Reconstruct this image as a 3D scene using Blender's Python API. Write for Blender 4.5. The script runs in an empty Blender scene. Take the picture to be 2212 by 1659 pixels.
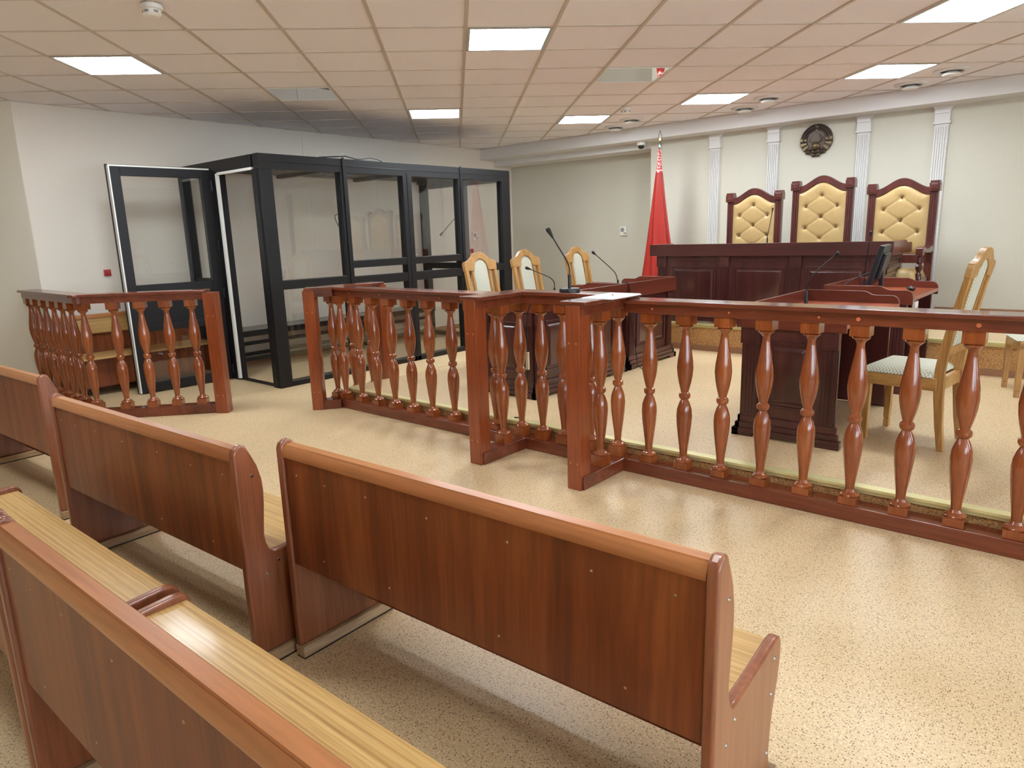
import bpy, bmesh, math, random
from mathutils import Vector, Matrix

S = bpy.context.scene
PI = math.pi
R2 = math.sqrt(0.5)

# ------------------------------------------------------------------ camera
F_PX, PITCH, ROLL, YAW = 1492.50435, 0.213321889, -0.0313238036, 0.0730667007
CAM_Z = 1.465


def rot45(v):
    return Vector(((v[0] - v[1]) * R2, (v[0] + v[1]) * R2, v[2]))


_fw = Vector((math.sin(YAW) * math.cos(PITCH), math.cos(YAW) * math.cos(PITCH), -math.sin(PITCH)))
_rt = Vector((math.cos(YAW), -math.sin(YAW), 0))
_up = _rt.cross(_fw)
_c, _s = math.cos(ROLL), math.sin(ROLL)
_r2, _u2 = _c * _rt + _s * _up, -_s * _rt + _c * _up
_r2, _u2, _fw = rot45(_r2), rot45(_u2), rot45(_fw)
cam = bpy.data.cameras.new('camera')
cam.sensor_fit = 'HORIZONTAL'
cam.sensor_width = 36
cam.lens = F_PX / 2212 * 36
cam.clip_start = 0.05
camo = bpy.data.objects.new('camera', cam)
S.collection.objects.link(camo)
camo.matrix_world = Matrix(((_r2[0], _u2[0], -_fw[0], 0), (_r2[1], _u2[1], -_fw[1], 0),
                            (_r2[2], _u2[2], -_fw[2], CAM_Z), (0, 0, 0, 1)))
S.camera = camo

# ------------------------------------------------------------------ world, exposure
world = bpy.data.worlds.new('daylight')
S.world = world
world.use_nodes = True
_bg = world.node_tree.nodes['Background']
_bg.inputs[0].default_value = (0.78, 0.90, 1.0, 1)
_bg.inputs[1].default_value = 12.0
S.view_settings.view_transform = 'Standard'
S.view_settings.look = 'None'
S.view_settings.gamma = 1
S.view_settings.use_curve_mapping = False
S.view_settings.exposure = 0.68
LAMP = 30.0          # strength of the ceiling light panels
try:
    S.cycles.use_denoising = True
    S.cycles.max_bounces = 8
    S.cycles.transparent_max_bounces = 16
    S.cycles.sample_clamp_indirect = 6
except Exception:
    pass


# ------------------------------------------------------------------ materials
def lin(r, g, b):
    def f(u):
        u /= 255
        return u / 12.92 if u <= 0.04045 else ((u + 0.055) / 1.055) ** 2.4
    return (f(r), f(g), f(b), 1)


def newmat(name):
    m = bpy.data.materials.new(name)
    m.use_nodes = True
    nt = m.node_tree
    return m, nt, nt.nodes['Principled BSDF']


def nd(nt, t, **kw):
    n = nt.nodes.new(t)
    for k, v in kw.items():
        setattr(n, k, v)
    return n


def ramp(nt, stops, interp='LINEAR'):
    r = nd(nt, 'ShaderNodeValToRGB')
    r.color_ramp.interpolation = interp
    e = r.color_ramp.elements
    while len(e) < len(stops):
        e.new(0.5)
    for el, (p, c) in zip(e, stops):
        el.position = p
        el.color = c
    return r


def plain(name, col, rough=0.5, metal=0.0, spec=0.5, coat=0.0):
    m, nt, b = newmat(name)
    b.inputs['Base Color'].default_value = lin(*col)
    b.inputs['Roughness'].default_value = rough
    b.inputs['Metallic'].default_value = metal
    b.inputs['Specular IOR Level'].default_value = spec
    b.inputs['Coat Weight'].default_value = coat
    return m


def wood(name, dark, mid, light, axis='z', rough=0.3, coat=0.35, scale=7.0, stretch=0.07, pores=0.25, distort=0.8):
    m, nt, b = newmat(name)
    L = nt.links.new
    tc = nd(nt, 'ShaderNodeTexCoord')
    oi = nd(nt, 'ShaderNodeObjectInfo')
    mp = nd(nt, 'ShaderNodeMapping')
    sc = [scale] * 3
    sc['xyz'.index(axis)] = scale * stretch
    mp.inputs['Scale'].default_value = sc
    mul = nd(nt, 'ShaderNodeVectorMath', operation='SCALE')
    mul.inputs[0].default_value = (13, 7, 17)
    L(oi.outputs['Random'], mul.inputs['Scale'])
    L(mul.outputs[0], mp.inputs['Location'])
    L(tc.outputs['Object'], mp.inputs['Vector'])
    n1 = nd(nt, 'ShaderNodeTexNoise')
    n1.inputs['Scale'].default_value = 1.0
    n1.inputs['Detail'].default_value = 6
    n1.inputs['Roughness'].default_value = 0.6
    n1.inputs['Distortion'].default_value = distort
    L(mp.outputs[0], n1.inputs['Vector'])
    r1 = ramp(nt, [(0.28, lin(*dark)), (0.5, lin(*mid)), (0.74, lin(*light))])
    L(n1.outputs['Fac'], r1.inputs[0])
    n2 = nd(nt, 'ShaderNodeTexNoise')
    n2.inputs['Scale'].default_value = 14
    n2.inputs['Detail'].default_value = 3
    L(mp.outputs[0], n2.inputs['Vector'])
    r2 = ramp(nt, [(0.35, (1 - pores, 1 - pores, 1 - pores, 1)), (0.6, (1, 1, 1, 1))])
    L(n2.outputs['Fac'], r2.inputs[0])
    mx = nd(nt, 'ShaderNodeMix', data_type='RGBA', blend_type='MULTIPLY')
    mx.inputs[0].default_value = 1
    L(r1.outputs[0], mx.inputs[6])
    L(r2.outputs[0], mx.inputs[7])
    L(mx.outputs[2], b.inputs['Base Color'])
    b.inputs['Roughness'].default_value = rough
    b.inputs['Coat Weight'].default_value = coat
    b.inputs['Coat Roughness'].default_value = 0.12
    return m


def speckle(name, base, dark, light, rough=0.4, scale=150, spec=0.4, blot=0.1, share=0.45, size=0.30, mott=0.10):
    """mottled ground with small dark flecks"""
    m, nt, b = newmat(name)
    L = nt.links.new
    tc = nd(nt, 'ShaderNodeTexCoord')
    n1 = nd(nt, 'ShaderNodeTexNoise')
    n1.inputs['Scale'].default_value = scale * 0.9
    n1.inputs['Detail'].default_value = 3
    L(tc.outputs['Object'], n1.inputs['Vector'])
    bl = lin(*base)
    r1 = ramp(nt, [(0.3, tuple(x * (1 - 2 * mott) for x in bl[:3]) + (1,)), (0.5, bl), (0.72, lin(*light))])
    L(n1.outputs['Fac'], r1.inputs[0])
    vo = nd(nt, 'ShaderNodeTexVoronoi', feature='F1')
    vo.inputs['Scale'].default_value = scale
    L(tc.outputs['Object'], vo.inputs['Vector'])
    lt = nd(nt, 'ShaderNodeMapRange')
    lt.inputs['From Min'].default_value = size * 0.6
    lt.inputs['From Max'].default_value = size * 1.25
    lt.inputs['To Min'].default_value = 1
    lt.inputs['To Max'].default_value = 0
    L(vo.outputs['Distance'], lt.inputs['Value'])
    sp = nd(nt, 'ShaderNodeSeparateColor')
    L(vo.outputs['Color'], sp.inputs[0])
    gt = nd(nt, 'ShaderNodeMath', operation='LESS_THAN')
    gt.inputs[1].default_value = share
    L(sp.outputs[0], gt.inputs[0])
    mu = nd(nt, 'ShaderNodeMath', operation='MULTIPLY')
    L(lt.outputs[0], mu.inputs[0])
    L(gt.outputs[0], mu.inputs[1])
    mk = nd(nt, 'ShaderNodeMix', data_type='RGBA')
    L(mu.outputs[0], mk.inputs[0])
    L(r1.outputs[0], mk.inputs[6])
    mk.inputs[7].default_value = lin(*dark)
    n2 = nd(nt, 'ShaderNodeTexNoise')
    n2.inputs['Scale'].default_value = 1.7
    n2.inputs['Detail'].default_value = 5
    L(tc.outputs['Object'], n2.inputs['Vector'])
    r2 = ramp(nt, [(0.3, (1 - blot, 1 - blot, 1 - blot, 1)), (0.7, (1, 1, 1, 1))])
    L(n2.outputs['Fac'], r2.inputs[0])
    mx = nd(nt, 'ShaderNodeMix', data_type='RGBA', blend_type='MULTIPLY')
    mx.inputs[0].default_value = 1
    L(mk.outputs[2], mx.inputs[6])
    L(r2.outputs[0], mx.inputs[7])
    L(mx.outputs[2], b.inputs['Base Color'])
    b.inputs['Roughness'].default_value = rough
    b.inputs['Specular IOR Level'].default_value = spec
    return m


def paint(name, col, amp=0.04, rough=0.75, scale=60, bump=0.0):
    m, nt, b = newmat(name)
    L = nt.links.new
    tc = nd(nt, 'ShaderNodeTexCoord')
    n1 = nd(nt, 'ShaderNodeTexNoise')
    n1.inputs['Scale'].default_value = scale
    n1.inputs['Detail'].default_value = 4
    L(tc.outputs['Object'], n1.inputs['Vector'])
    c = lin(*col)
    r1 = ramp(nt, [(0.3, tuple(x * (1 - amp) for x in c[:3]) + (1,)), (0.7, tuple(min(1, x * (1 + amp)) for x in c[:3]) + (1,))])
    L(n1.outputs['Fac'], r1.inputs[0])
    L(r1.outputs[0], b.inputs['Base Color'])
    b.inputs['Roughness'].default_value = rough
    b.inputs['Specular IOR Level'].default_value = 0.3
    if bump:
        bp = nd(nt, 'ShaderNodeBump')
        bp.inputs['Strength'].default_value = bump
        bp.inputs['Distance'].default_value = 0.002
        L(n1.outputs['Fac'], bp.inputs['Height'])
        L(bp.outputs[0], b.inputs['Normal'])
    return m


def emis(name, col, strength):
    m, nt, b = newmat(name)
    b.inputs['Base Color'].default_value = (0.8, 0.8, 0.8, 1)
    b.inputs['Emission Color'].default_value = col
    b.inputs['Emission Strength'].default_value = strength
    return m


def glassy(name, tint=(0.93, 0.955, 0.945, 1), boost=1.0):
    m = bpy.data.materials.new(name)
    m.use_nodes = True
    nt = m.node_tree
    nt.nodes.remove(nt.nodes['Principled BSDF'])
    L = nt.links.new
    out = nt.nodes['Material Output']
    t = nd(nt, 'ShaderNodeBsdfTransparent')
    t.inputs[0].default_value = tint
    g = nd(nt, 'ShaderNodeBsdfGlossy')
    g.inputs['Roughness'].default_value = 0.0
    fr = nd(nt, 'ShaderNodeFresnel')
    fr.inputs[0].default_value = 1.52
    geo = nd(nt, 'ShaderNodeNewGeometry')      # only the outward face of a pane reflects
    inv = nd(nt, 'ShaderNodeMath', operation='SUBTRACT')
    inv.inputs[0].default_value = 1.0
    L(geo.outputs['Backfacing'], inv.inputs[1])
    one = nd(nt, 'ShaderNodeMath', operation='MULTIPLY')
    mu = nd(nt, 'ShaderNodeMath', operation='MULTIPLY', use_clamp=True)
    mu.inputs[1].default_value = boost
    mix = nd(nt, 'ShaderNodeMixShader')
    L(fr.outputs[0], mu.inputs[0])
    L(mu.outputs[0], one.inputs[0])
    L(inv.outputs[0], one.inputs[1])
    L(one.outputs[0], mix.inputs[0])
    L(t.outputs[0], mix.inputs[1])
    L(g.outputs[0], mix.inputs[2])
    L(mix.outputs[0], out.inputs[0])
    return m


def lattice_fabric(name, ground, line, cell=0.019):
    """cream upholstery woven with a small diamond lattice and a dot in every diamond"""
    m, nt, b = newmat(name)
    L = nt.links.new
    tc = nd(nt, 'ShaderNodeTexCoord')
    mp = nd(nt, 'ShaderNodeMapping')
    k = 1.0 / cell
    mp.inputs['Scale'].default_value = (k, k, k)
    L(tc.outputs['UV'], mp.inputs['Vector'])
    sep = nd(nt, 'ShaderNodeSeparateXYZ')
    L(mp.outputs[0], sep.inputs[0])

    def math_(op, a, b_=None):
        n = nd(nt, 'ShaderNodeMath', operation=op)
        for i, x in enumerate((a, b_)):
            if x is None:
                continue
            if isinstance(x, (int, float)):
                n.inputs[i].default_value = x
            else:
                L(x, n.inputs[i])
        return n.outputs[0]
    u = math_('ADD', sep.outputs[0], sep.outputs[1])
    v = math_('SUBTRACT', sep.outputs[0], sep.outputs[1])
    fu = math_('ABSOLUTE', math_('SUBTRACT', math_('FRACT', u), 0.5))
    fv = math_('ABSOLUTE', math_('SUBTRACT', math_('FRACT', v), 0.5))
    d = math_('MAXIMUM', fu, fv)
    w = lin(*ground)
    l = lin(*line)
    r = ramp(nt, [(0.0, l), (0.11, l), (0.15, w), (0.36, w), (0.42, l), (0.5, l)])
    L(d, r.inputs[0])
    L(r.outputs[0], b.inputs['Base Color'])
    b.inputs['Roughness'].default_value = 0.8
    b.inputs['Specular IOR Level'].default_value = 0.2
    return m


M = {}
M['rail_h'] = wood('cherry_rail', (86, 36, 21), (114, 51, 30), (136, 68, 42), 'x', 0.26, 0.5, 5)
M['rail_v'] = wood('cherry_post', (114, 51, 23), (144, 68, 34), (164, 86, 46), 'z', 0.28, 0.45, 6)
M['baluster'] = wood('cherry_turned', (120, 56, 24), (146, 74, 34), (166, 92, 46), 'z', 0.2, 0.6, 7, 0.1, 0.15)
M['pew_v'] = wood('walnut_panel', (88, 40, 17), (126, 61, 27), (156, 86, 41), 'z', 0.42, 0.12, 6, 0.06, 0.2, 1.6)
M['pew_end'] = wood('pew_end_veneer', (112, 58, 34), (140, 80, 50), (162, 102, 68), 'z', 0.34, 0.4, 7, 0.06, 0.2)
M['pew_rail'] = wood('pew_rail_wood', (158, 94, 50), (180, 116, 68), (198, 136, 86), 'x', 0.34, 0.25, 7, 0.05, 0.15)
M['pew_seat'] = wood('light_oak_laminate', (168, 124, 64), (204, 162, 98), (222, 186, 124), 'x', 0.42, 0.15, 120, 0.006, 0.3, 0.1)
M['skid'] = wood('bare_skid', (150, 118, 84), (176, 146, 108), (198, 170, 134), 'y', 0.6, 0.0, 9)
M['maho_v'] = wood('mahogany_upright', (58, 27, 27), (76, 37, 36), (92, 48, 45), 'z', 0.3, 0.4, 6, 0.06, 0.15)
M['maho_h'] = wood('mahogany_flat', (62, 29, 28), (80, 39, 37), (96, 50, 46), 'x', 0.3, 0.4, 6, 0.06, 0.15)
M['maho_y'] = wood('mahogany_rim', (76, 32, 24), (100, 45, 33), (122, 60, 43), 'y', 0.3, 0.4, 6, 0.06, 0.15)
M['desk_top'] = wood('desk_top_cherry', (140, 62, 34), (166, 80, 46), (186, 98, 58), 'y', 0.3, 0.4, 6, 0.06, 0.15)
M['gallery'] = wood('desk_gallery_cherry', (84, 36, 25), (108, 49, 35), (128, 64, 45), 'x', 0.3, 0.4, 6, 0.06, 0.15)
M['oak'] = wood('golden_oak', (156, 110, 54), (186, 138, 76), (206, 162, 100), 'z', 0.35, 0.3, 9, 0.07, 0.25)
M['oak_x'] = wood('golden_oak_rail', (156, 110, 54), (186, 138, 76), (206, 162, 100), 'x', 0.35, 0.3, 9, 0.07, 0.25)
M['throne'] = wood('dark_throne_wood', (60, 24, 20), (82, 34, 28), (100, 46, 36), 'z', 0.3, 0.4, 8, 0.07, 0.15)
M['fabric'] = lattice_fabric('lattice_fabric', (232, 230, 212), (128, 132, 112))
M['leather'] = paint('cream_yellow_leather', (170, 143, 96), 0.04, 0.42, 30)
M['button'] = plain('brass_button', (96, 78, 48), 0.3, 0.6)
M['floor'] = speckle('tan_linoleum', (214, 184, 140), (108, 78, 48), (236, 214, 178), 0.4, 150, 0.45, 0.06, 0.42, 0.34, 0.07)
M['cork'] = speckle('cork_riser', (186, 138, 86), (112, 72, 38), (212, 168, 116), 0.6, 95, 0.3, 0.1, 0.5, 0.36, 0.12)
M['nosing'] = plain('brass_nosing', (224, 214, 156), 0.35, 0.35)
M['wall'] = paint('cream_wall', (202, 197, 182), 0.02, 0.8, 90, 0.15)
M['wall_b'] = paint('back_wall_paint', (222, 212, 199), 0.02, 0.8, 90, 0.15)
M['white'] = plain('white_plaster', (216, 213, 210), 0.6)
M['wall_lit'] = paint('left_wall_painted_light', (236, 228, 212), 0.02, 0.8, 90, 0.15)  # extra lightness in the colour stands in for stronger light on this wall
M['ceil'] = paint('mineral_tile', (238, 234, 238), 0.03, 0.9, 120, 0.1)
M['tbar'] = plain('ceiling_bar', (196, 184, 172), 0.5)
M['lamp'] = emis('lamp_diffuser', (0.85, 0.94, 1.0, 1), LAMP)
M['chrome'] = plain('chrome', (210, 210, 210), 0.12, 1.0)
M['mirror'] = plain('mirror', (216, 210, 204), 0.02, 1.0)
M['black'] = plain('black_frame', (20, 19, 21), 0.45, 0.0, 0.4)
M['blackrub'] = plain('black_rubber', (18, 17, 18), 0.6)
M['blackplastic'] = plain('black_plastic', (26, 27, 32), 0.35)
M['whitepl'] = plain('white_plastic', (232, 230, 224), 0.4)
M['greypl'] = plain('grey_plastic', (150, 150, 146), 0.5)
M['glass'] = glassy('booth_glass', (0.985, 0.99, 0.985, 1), 3.0)
M['winglass'] = glassy('window_glass', (0.97, 0.98, 1, 1), 1.0)
M['steel'] = plain('steel', (170, 170, 172), 0.25, 1.0)
M['brown'] = plain('brown_baseboard', (146, 104, 76), 0.5)
M['red'] = plain('red_plastic', (168, 26, 26), 0.3)
M['bronze'] = plain('dark_bronze', (66, 54, 46), 0.38, 0.6)
M['bronze_l'] = plain('rubbed_bronze', (104, 86, 60), 0.34, 0.6)
M['brass'] = plain('brass', (190, 150, 80), 0.25, 1.0)
M['paper'] = plain('white_paper', (240, 242, 246), 0.7)
M['plug'] = plain('orange_wood_plug', (196, 104, 62), 0.5)
M['cream'] = plain('cream_plastic', (206, 196, 160), 0.5)
M['seatgrey'] = plain('grey_bench_top', (120, 116, 110), 0.3)


# ------------------------------------------------------------------ mesh builder
class MB:
    def __init__(s):
        s.v, s.f = [], []

    def add(s, vs, fs, Mx=None):
        k = len(s.v)
        s.v += [tuple(Mx @ Vector(p)) if Mx else tuple(p) for p in vs]
        s.f += [tuple(i + k for i in f) for f in fs]
        return s

    def box(s, x0, y0, z0, x1, y1, z1, Mx=None):
        vs = [(x, y, z) for z in (z0, z1) for y in (y0, y1) for x in (x0, x1)]
        return s.add(vs, [(0, 2, 3, 1), (4, 5, 7, 6), (0, 1, 5, 4), (2, 6, 7, 3), (0, 4, 6, 2), (1, 3, 7, 5)], Mx)

    def prism(s, poly, axis, a, b, Mx=None):
        def P(t, u, v):
            return {'x': (t, u, v), 'y': (u, t, v), 'z': (u, v, t)}[axis]
        n = len(poly)
        vs = [P(a, *p) for p in poly] + [P(b, *p) for p in poly]
        fs = [tuple(range(n)), tuple(range(2 * n - 1, n - 1, -1))] + [(i, (i + 1) % n, n + (i + 1) % n, n + i) for i in range(n)]
        return s.add(vs, fs, Mx)

    def frustum(s, x0, y0, x1, y1, z0, inset, z1, Mx=None):
        i = inset
        vs = [(x0, y0, z0), (x1, y0, z0), (x1, y1, z0), (x0, y1, z0),
              (x0 + i, y0 + i, z1), (x1 - i, y0 + i, z1), (x1 - i, y1 - i, z1), (x0 + i, y1 - i, z1)]
        return s.add(vs, [(3, 2, 1, 0), (4, 5, 6, 7), (0, 1, 5, 4), (1, 2, 6, 5), (2, 3, 7, 6), (3, 0, 4, 7)], Mx)

    def lathe(s, prof, seg=24, cx=0, cy=0, Mx=None, caps=True):
        vs, fs = [], []
        n = len(prof)
        for z, r in prof:
            for k in range(seg):
                a = 2 * PI * k / seg
                vs.append((cx + r * math.cos(a), cy + r * math.sin(a), z))
        for i in range(n - 1):
            for k in range(seg):
                k2 = (k + 1) % seg
                fs.append((i * seg + k, i * seg + k2, (i + 1) * seg + k2, (i + 1) * seg + k))
        if caps:
            fs.append(tuple(range(seg - 1, -1, -1)))
            fs.append(tuple((n - 1) * seg + k for k in range(seg)))
        return s.add(vs, fs, Mx)

    def tube(s, pts, r, seg=8):
        pts = [Vector(p) for p in pts]
        n = len(pts)
        rr = r if isinstance(r, (list, tuple)) else [r] * n
        vs, fs = [], []
        up = Vector((0, 0, 1))
        prev = None
        for i, p in enumerate(pts):
            d = (pts[min(i + 1, n - 1)] - pts[max(i - 1, 0)]).normalized()
            if prev is None:
                a = d.cross(up)
                if a.length < 0.1:
                    a = d.cross(Vector((1, 0, 0)))
            else:
                a = prev - d * prev.dot(d)
                if a.length < 1e-4:
                    a = d.cross(Vector((1, 0, 0)))
            a.normalize()
            prev = a
            b = d.cross(a)
            for k in range(seg):
                t = 2 * PI * k / seg
                vs.append(tuple(p + rr[i] * (math.cos(t) * a + math.sin(t) * b)))
        for i in range(n - 1):
            for k in range(seg):
                k2 = (k + 1) % seg
                fs.append((i * seg + k, i * seg + k2, (i + 1) * seg + k2, (i + 1) * seg + k))
        fs.append(tuple(range(seg - 1, -1, -1)))
        fs.append(tuple((n - 1) * seg + k for k in range(seg)))
        return s.add(vs, fs)

    def ball(s, c, rx, ry=None, rz=None, seg=12, rings=8, Mx=None):
        ry = rx if ry is None else ry
        rz = rx if rz is None else rz
        vs = [(c[0], c[1], c[2] - rz)]
        for i in range(1, rings):
            t = -PI / 2 + PI * i / rings
            for k in range(seg):
                a = 2 * PI * k / seg
                vs.append((c[0] + rx * math.cos(t) * math.cos(a), c[1] + ry * math.cos(t) * math.sin(a), c[2] + rz * math.sin(t)))
        vs.append((c[0], c[1], c[2] + rz))
        fs = [(0, 1 + (k + 1) % seg, 1 + k) for k in range(seg)]
        for i in range(rings - 2):
            for k in range(seg):
                k2 = (k + 1) % seg
                fs.append((1 + i * seg + k, 1 + i * seg + k2, 1 + (i + 1) * seg + k2, 1 + (i + 1) * seg + k))
        t = len(vs) - 1
        o = 1 + (rings - 2) * seg
        fs += [(t, o + k, o + (k + 1) % seg) for k in range(seg)]
        return s.add(vs, fs, Mx)

    def grid(s, nx, ny, fn, thick=None):
        """surface fn(u, v) -> point, u, v in 0..1"""
        vs = [fn(i / nx, j / ny) for j in range(ny + 1) for i in range(nx + 1)]
        fs = [(j * (nx + 1) + i, j * (nx + 1) + i + 1, (j + 1) * (nx + 1) + i + 1, (j + 1) * (nx + 1) + i)
              for j in range(ny) for i in range(nx)]
        return s.add(vs, fs)


def wloc(o):
    v = Vector((0, 0, 0))
    while o:
        v += o.location
        o = o.parent
    return v


def mesh(name, mb, mat, sharp=35, origin=None, uv=None):
    me = bpy.data.meshes.new(name)
    vs = mb.v if origin is None else [tuple(Vector(p) - origin) for p in mb.v]
    me.from_pydata(vs, [], mb.f)
    bm = bmesh.new()
    bm.from_mesh(me)
    bmesh.ops.recalc_face_normals(bm, faces=bm.faces)
    bm.to_mesh(me)
    bm.free()
    if uv:
        lay = me.uv_layers.new(name='weave')
        for lp in me.loops:
            lay.data[lp.index].uv = uv(me.vertices[lp.vertex_index].co)
    me.materials.append(mat)
    me.shade_smooth()
    me.set_sharp_from_angle(angle=math.radians(sharp))
    return me


def link(name, me, parent=None, loc=(0, 0, 0), rz=0):
    o = bpy.data.objects.new(name, me)
    S.collection.objects.link(o)
    o.parent = parent
    o.location = loc
    o.rotation_euler = (0, 0, rz)
    return o


def part(name, mb, mat, parent, bevel=0, seg=2, sharp=35, local=True, uv=None, label=None, stuff=False):
    """local=True: the vertices are in the parent's frame; local=False: they are world coordinates"""
    org = None if local else wloc(parent)
    o = link(name, mesh(name, mb, mat, sharp, org, uv), parent)
    if bevel:
        b = o.modifiers.new('edge', 'BEVEL')
        b.width = bevel
        b.segments = seg
        b.limit_method = 'ANGLE'
        b.angle_limit = math.radians(40)
        b.harden_normals = True
    if label:
        o['label'] = label
    if stuff:
        o['kind'] = 'stuff'
    return o


def tag(o, label, cat, group=None):
    o['label'] = label
    o['category'] = cat
    if group:
        o['group'] = group
    return o


def thing(name, label, cat, loc=(0, 0, 0), rz=0, group=None):
    o = link(name, None, None, loc, rz)
    return tag(o, label, cat, group)


def single(name, mb, mat, label, cat, group=None, bevel=0, sharp=35):
    """a thing of one mesh; vertices in world coordinates, origin moved to the base"""
    xs, ys, zs = zip(*mb.v)
    org = Vector(((min(xs) + max(xs)) / 2, (min(ys) + max(ys)) / 2, min(zs)))
    o = link(name, mesh(name, mb, mat, sharp, org), None, org)
    if bevel:
        b = o.modifiers.new('edge', 'BEVEL')
        b.width = bevel
        b.segments = 2
        b.limit_method = 'ANGLE'
    return tag(o, label, cat, group)


def struct(name, mb, mat, bevel=0, sharp=35):
    o = link(name, mesh(name, mb, mat, sharp))
    o['kind'] = 'structure'
    if bevel:
        b = o.modifiers.new('edge', 'BEVEL')
        b.width = bevel
        b.segments = 2
        b.limit_method = 'ANGLE'
    return o


def dup(root, loc, rz, label, group=None):
    r = root.copy()
    S.collection.objects.link(r)
    r.location = loc
    r.rotation_euler = (0, 0, rz)
    r['label'] = label
    if group:
        r['group'] = group
    for ch in list(root.children):
        c = ch.copy()
        S.collection.objects.link(c)
        c.parent = r
        for g in list(ch.children):
            d = g.copy()
            S.collection.objects.link(d)
            d.parent = c
    return r


# ------------------------------------------------------------------ the room
ZC = 2.818           # ceiling bars' underside
HP, HD = 0.147, 0.437  # platform and judges' dais
XW = -7.97           # wall behind the glass booth
XR, YB = 4.2, -3.5
YJ, YN = 8.95, 9.38  # judges' wall, niche wall
CORNER = (-7.95, 2.19)
BEND = (-9.6, 1.26)

struct('floor', MB().prism([(XR, YB), (XR, YN), (XW - 0.1, YN), (XW - 0.1, 2.3), (BEND[0] - 0.1, BEND[1]), (BEND[0] - 0.1, YB)], 'z', -0.1, 0), M['floor'])
struct('floor_platform', MB().box(-5.143, 3.70, 0, XR, YN, HP), M['floor'])
struct('floor_dais', MB().box(-5.04, 7.10, HP, XR, YJ, HD), M['floor'])
struct('trim_1', MB().box(-5.13, 3.685, 0.0, XR, 3.70, HP - 0.03), M['cork'])
struct('trim_2', MB().box(-5.16, 3.672, HP - 0.03, XR, 3.70, HP + 0.003).box(-5.16, 3.66, HP - 0.01, XR, 3.72, HP + 0.004), M['nosing'])
struct('trim_3', MB().box(-5.158, 3.70, HP - 0.03, -5.143, YN, HP + 0.003), M['nosing'])
struct('trim_4', MB().box(-5.0, 7.088, HP + 0.055, XR, 7.10, HD - 0.03), M['cork'])
struct('trim_5', MB().box(-5.04, 7.075, HD - 0.035, XR, 7.10, HD + 0.003).box(-5.04, 7.06, HD - 0.012, XR, 7.13, HD + 0.004), M['nosing'])
struct('baseboard_dais', MB().box(-5.04, 7.078, HP, XR, 7.09, HP + 0.06), M['brown'])

struct('wall_left', MB().box(XW - 0.12, 2.19, 0, XW, YN, ZC + 0.1), M['wall_b'])
struct('wall_left_front', MB().prism([CORNER, BEND, (BEND[0], BEND[1] + 0.15), (CORNER[0] - 0.14, CORNER[1] + 0.1)], 'z', 0, ZC + 0.1), M['wall_lit'])
struct('wall_left_rear', MB().box(BEND[0] - 0.12, YB, 0, BEND[0], BEND[1] + 0.1, ZC + 0.1), M['wall'])
struct('wall_back', MB().box(BEND[0] - 0.1, YB - 0.12, 0, XR + 0.12, YB, ZC + 0.1), M['wall'])
struct('wall_niche', MB().box(XW - 0.12, YN, 0, XR + 0.12, YN + 0.12, ZC + 0.1), M['wall'])
# judges' wall: in front of the niche wall from x = -5.04 on, with a doorway out of frame
DX0, DX1, DZ = 0.75, 1.6, HD + 2.05
struct('wall_judge', MB().box(-5.04, YJ, 0, DX0, YN - 0.001, 2.655).box(DX1, YJ, 0, XR, YN - 0.001, 2.655).box(DX0, YJ, DZ, DX1, YN - 0.001, 2.655), M['wall'])
struct('door_1', MB().box(DX0, YJ + 0.1, HD, DX1, YJ + 0.14, DZ), M['cream'])
struct('trim_6', MB().box(DX0 - 0.09, YJ - 0.02, HD, DX0, YJ + 0.1, DZ + 0.09).box(DX1, YJ - 0.02, HD, DX1 + 0.09, YJ + 0.1, DZ + 0.09).box(DX0, YJ - 0.02, DZ, DX1, YJ + 0.1, DZ + 0.09), M['white'])
struct('baseboard_judge', MB().box(-1.44, YJ - 0.015, HD, DX0 - 0.09, YJ, HD + 0.09), M['brown'])
struct('baseboard_left', MB().box(XW, 2.2, 0, XW + 0.014, YN, 0.07), M['brown'])
# stepped soffit beam over the judges' end
struct('trim_7', MB().box(XW, 8.62, 2.655, XR, YN, ZC + 0.1), M['white'])
struct('trim_8', MB().box(XW, YJ, 2.57, -5.04, YN, 2.655), M['white'])

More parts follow.
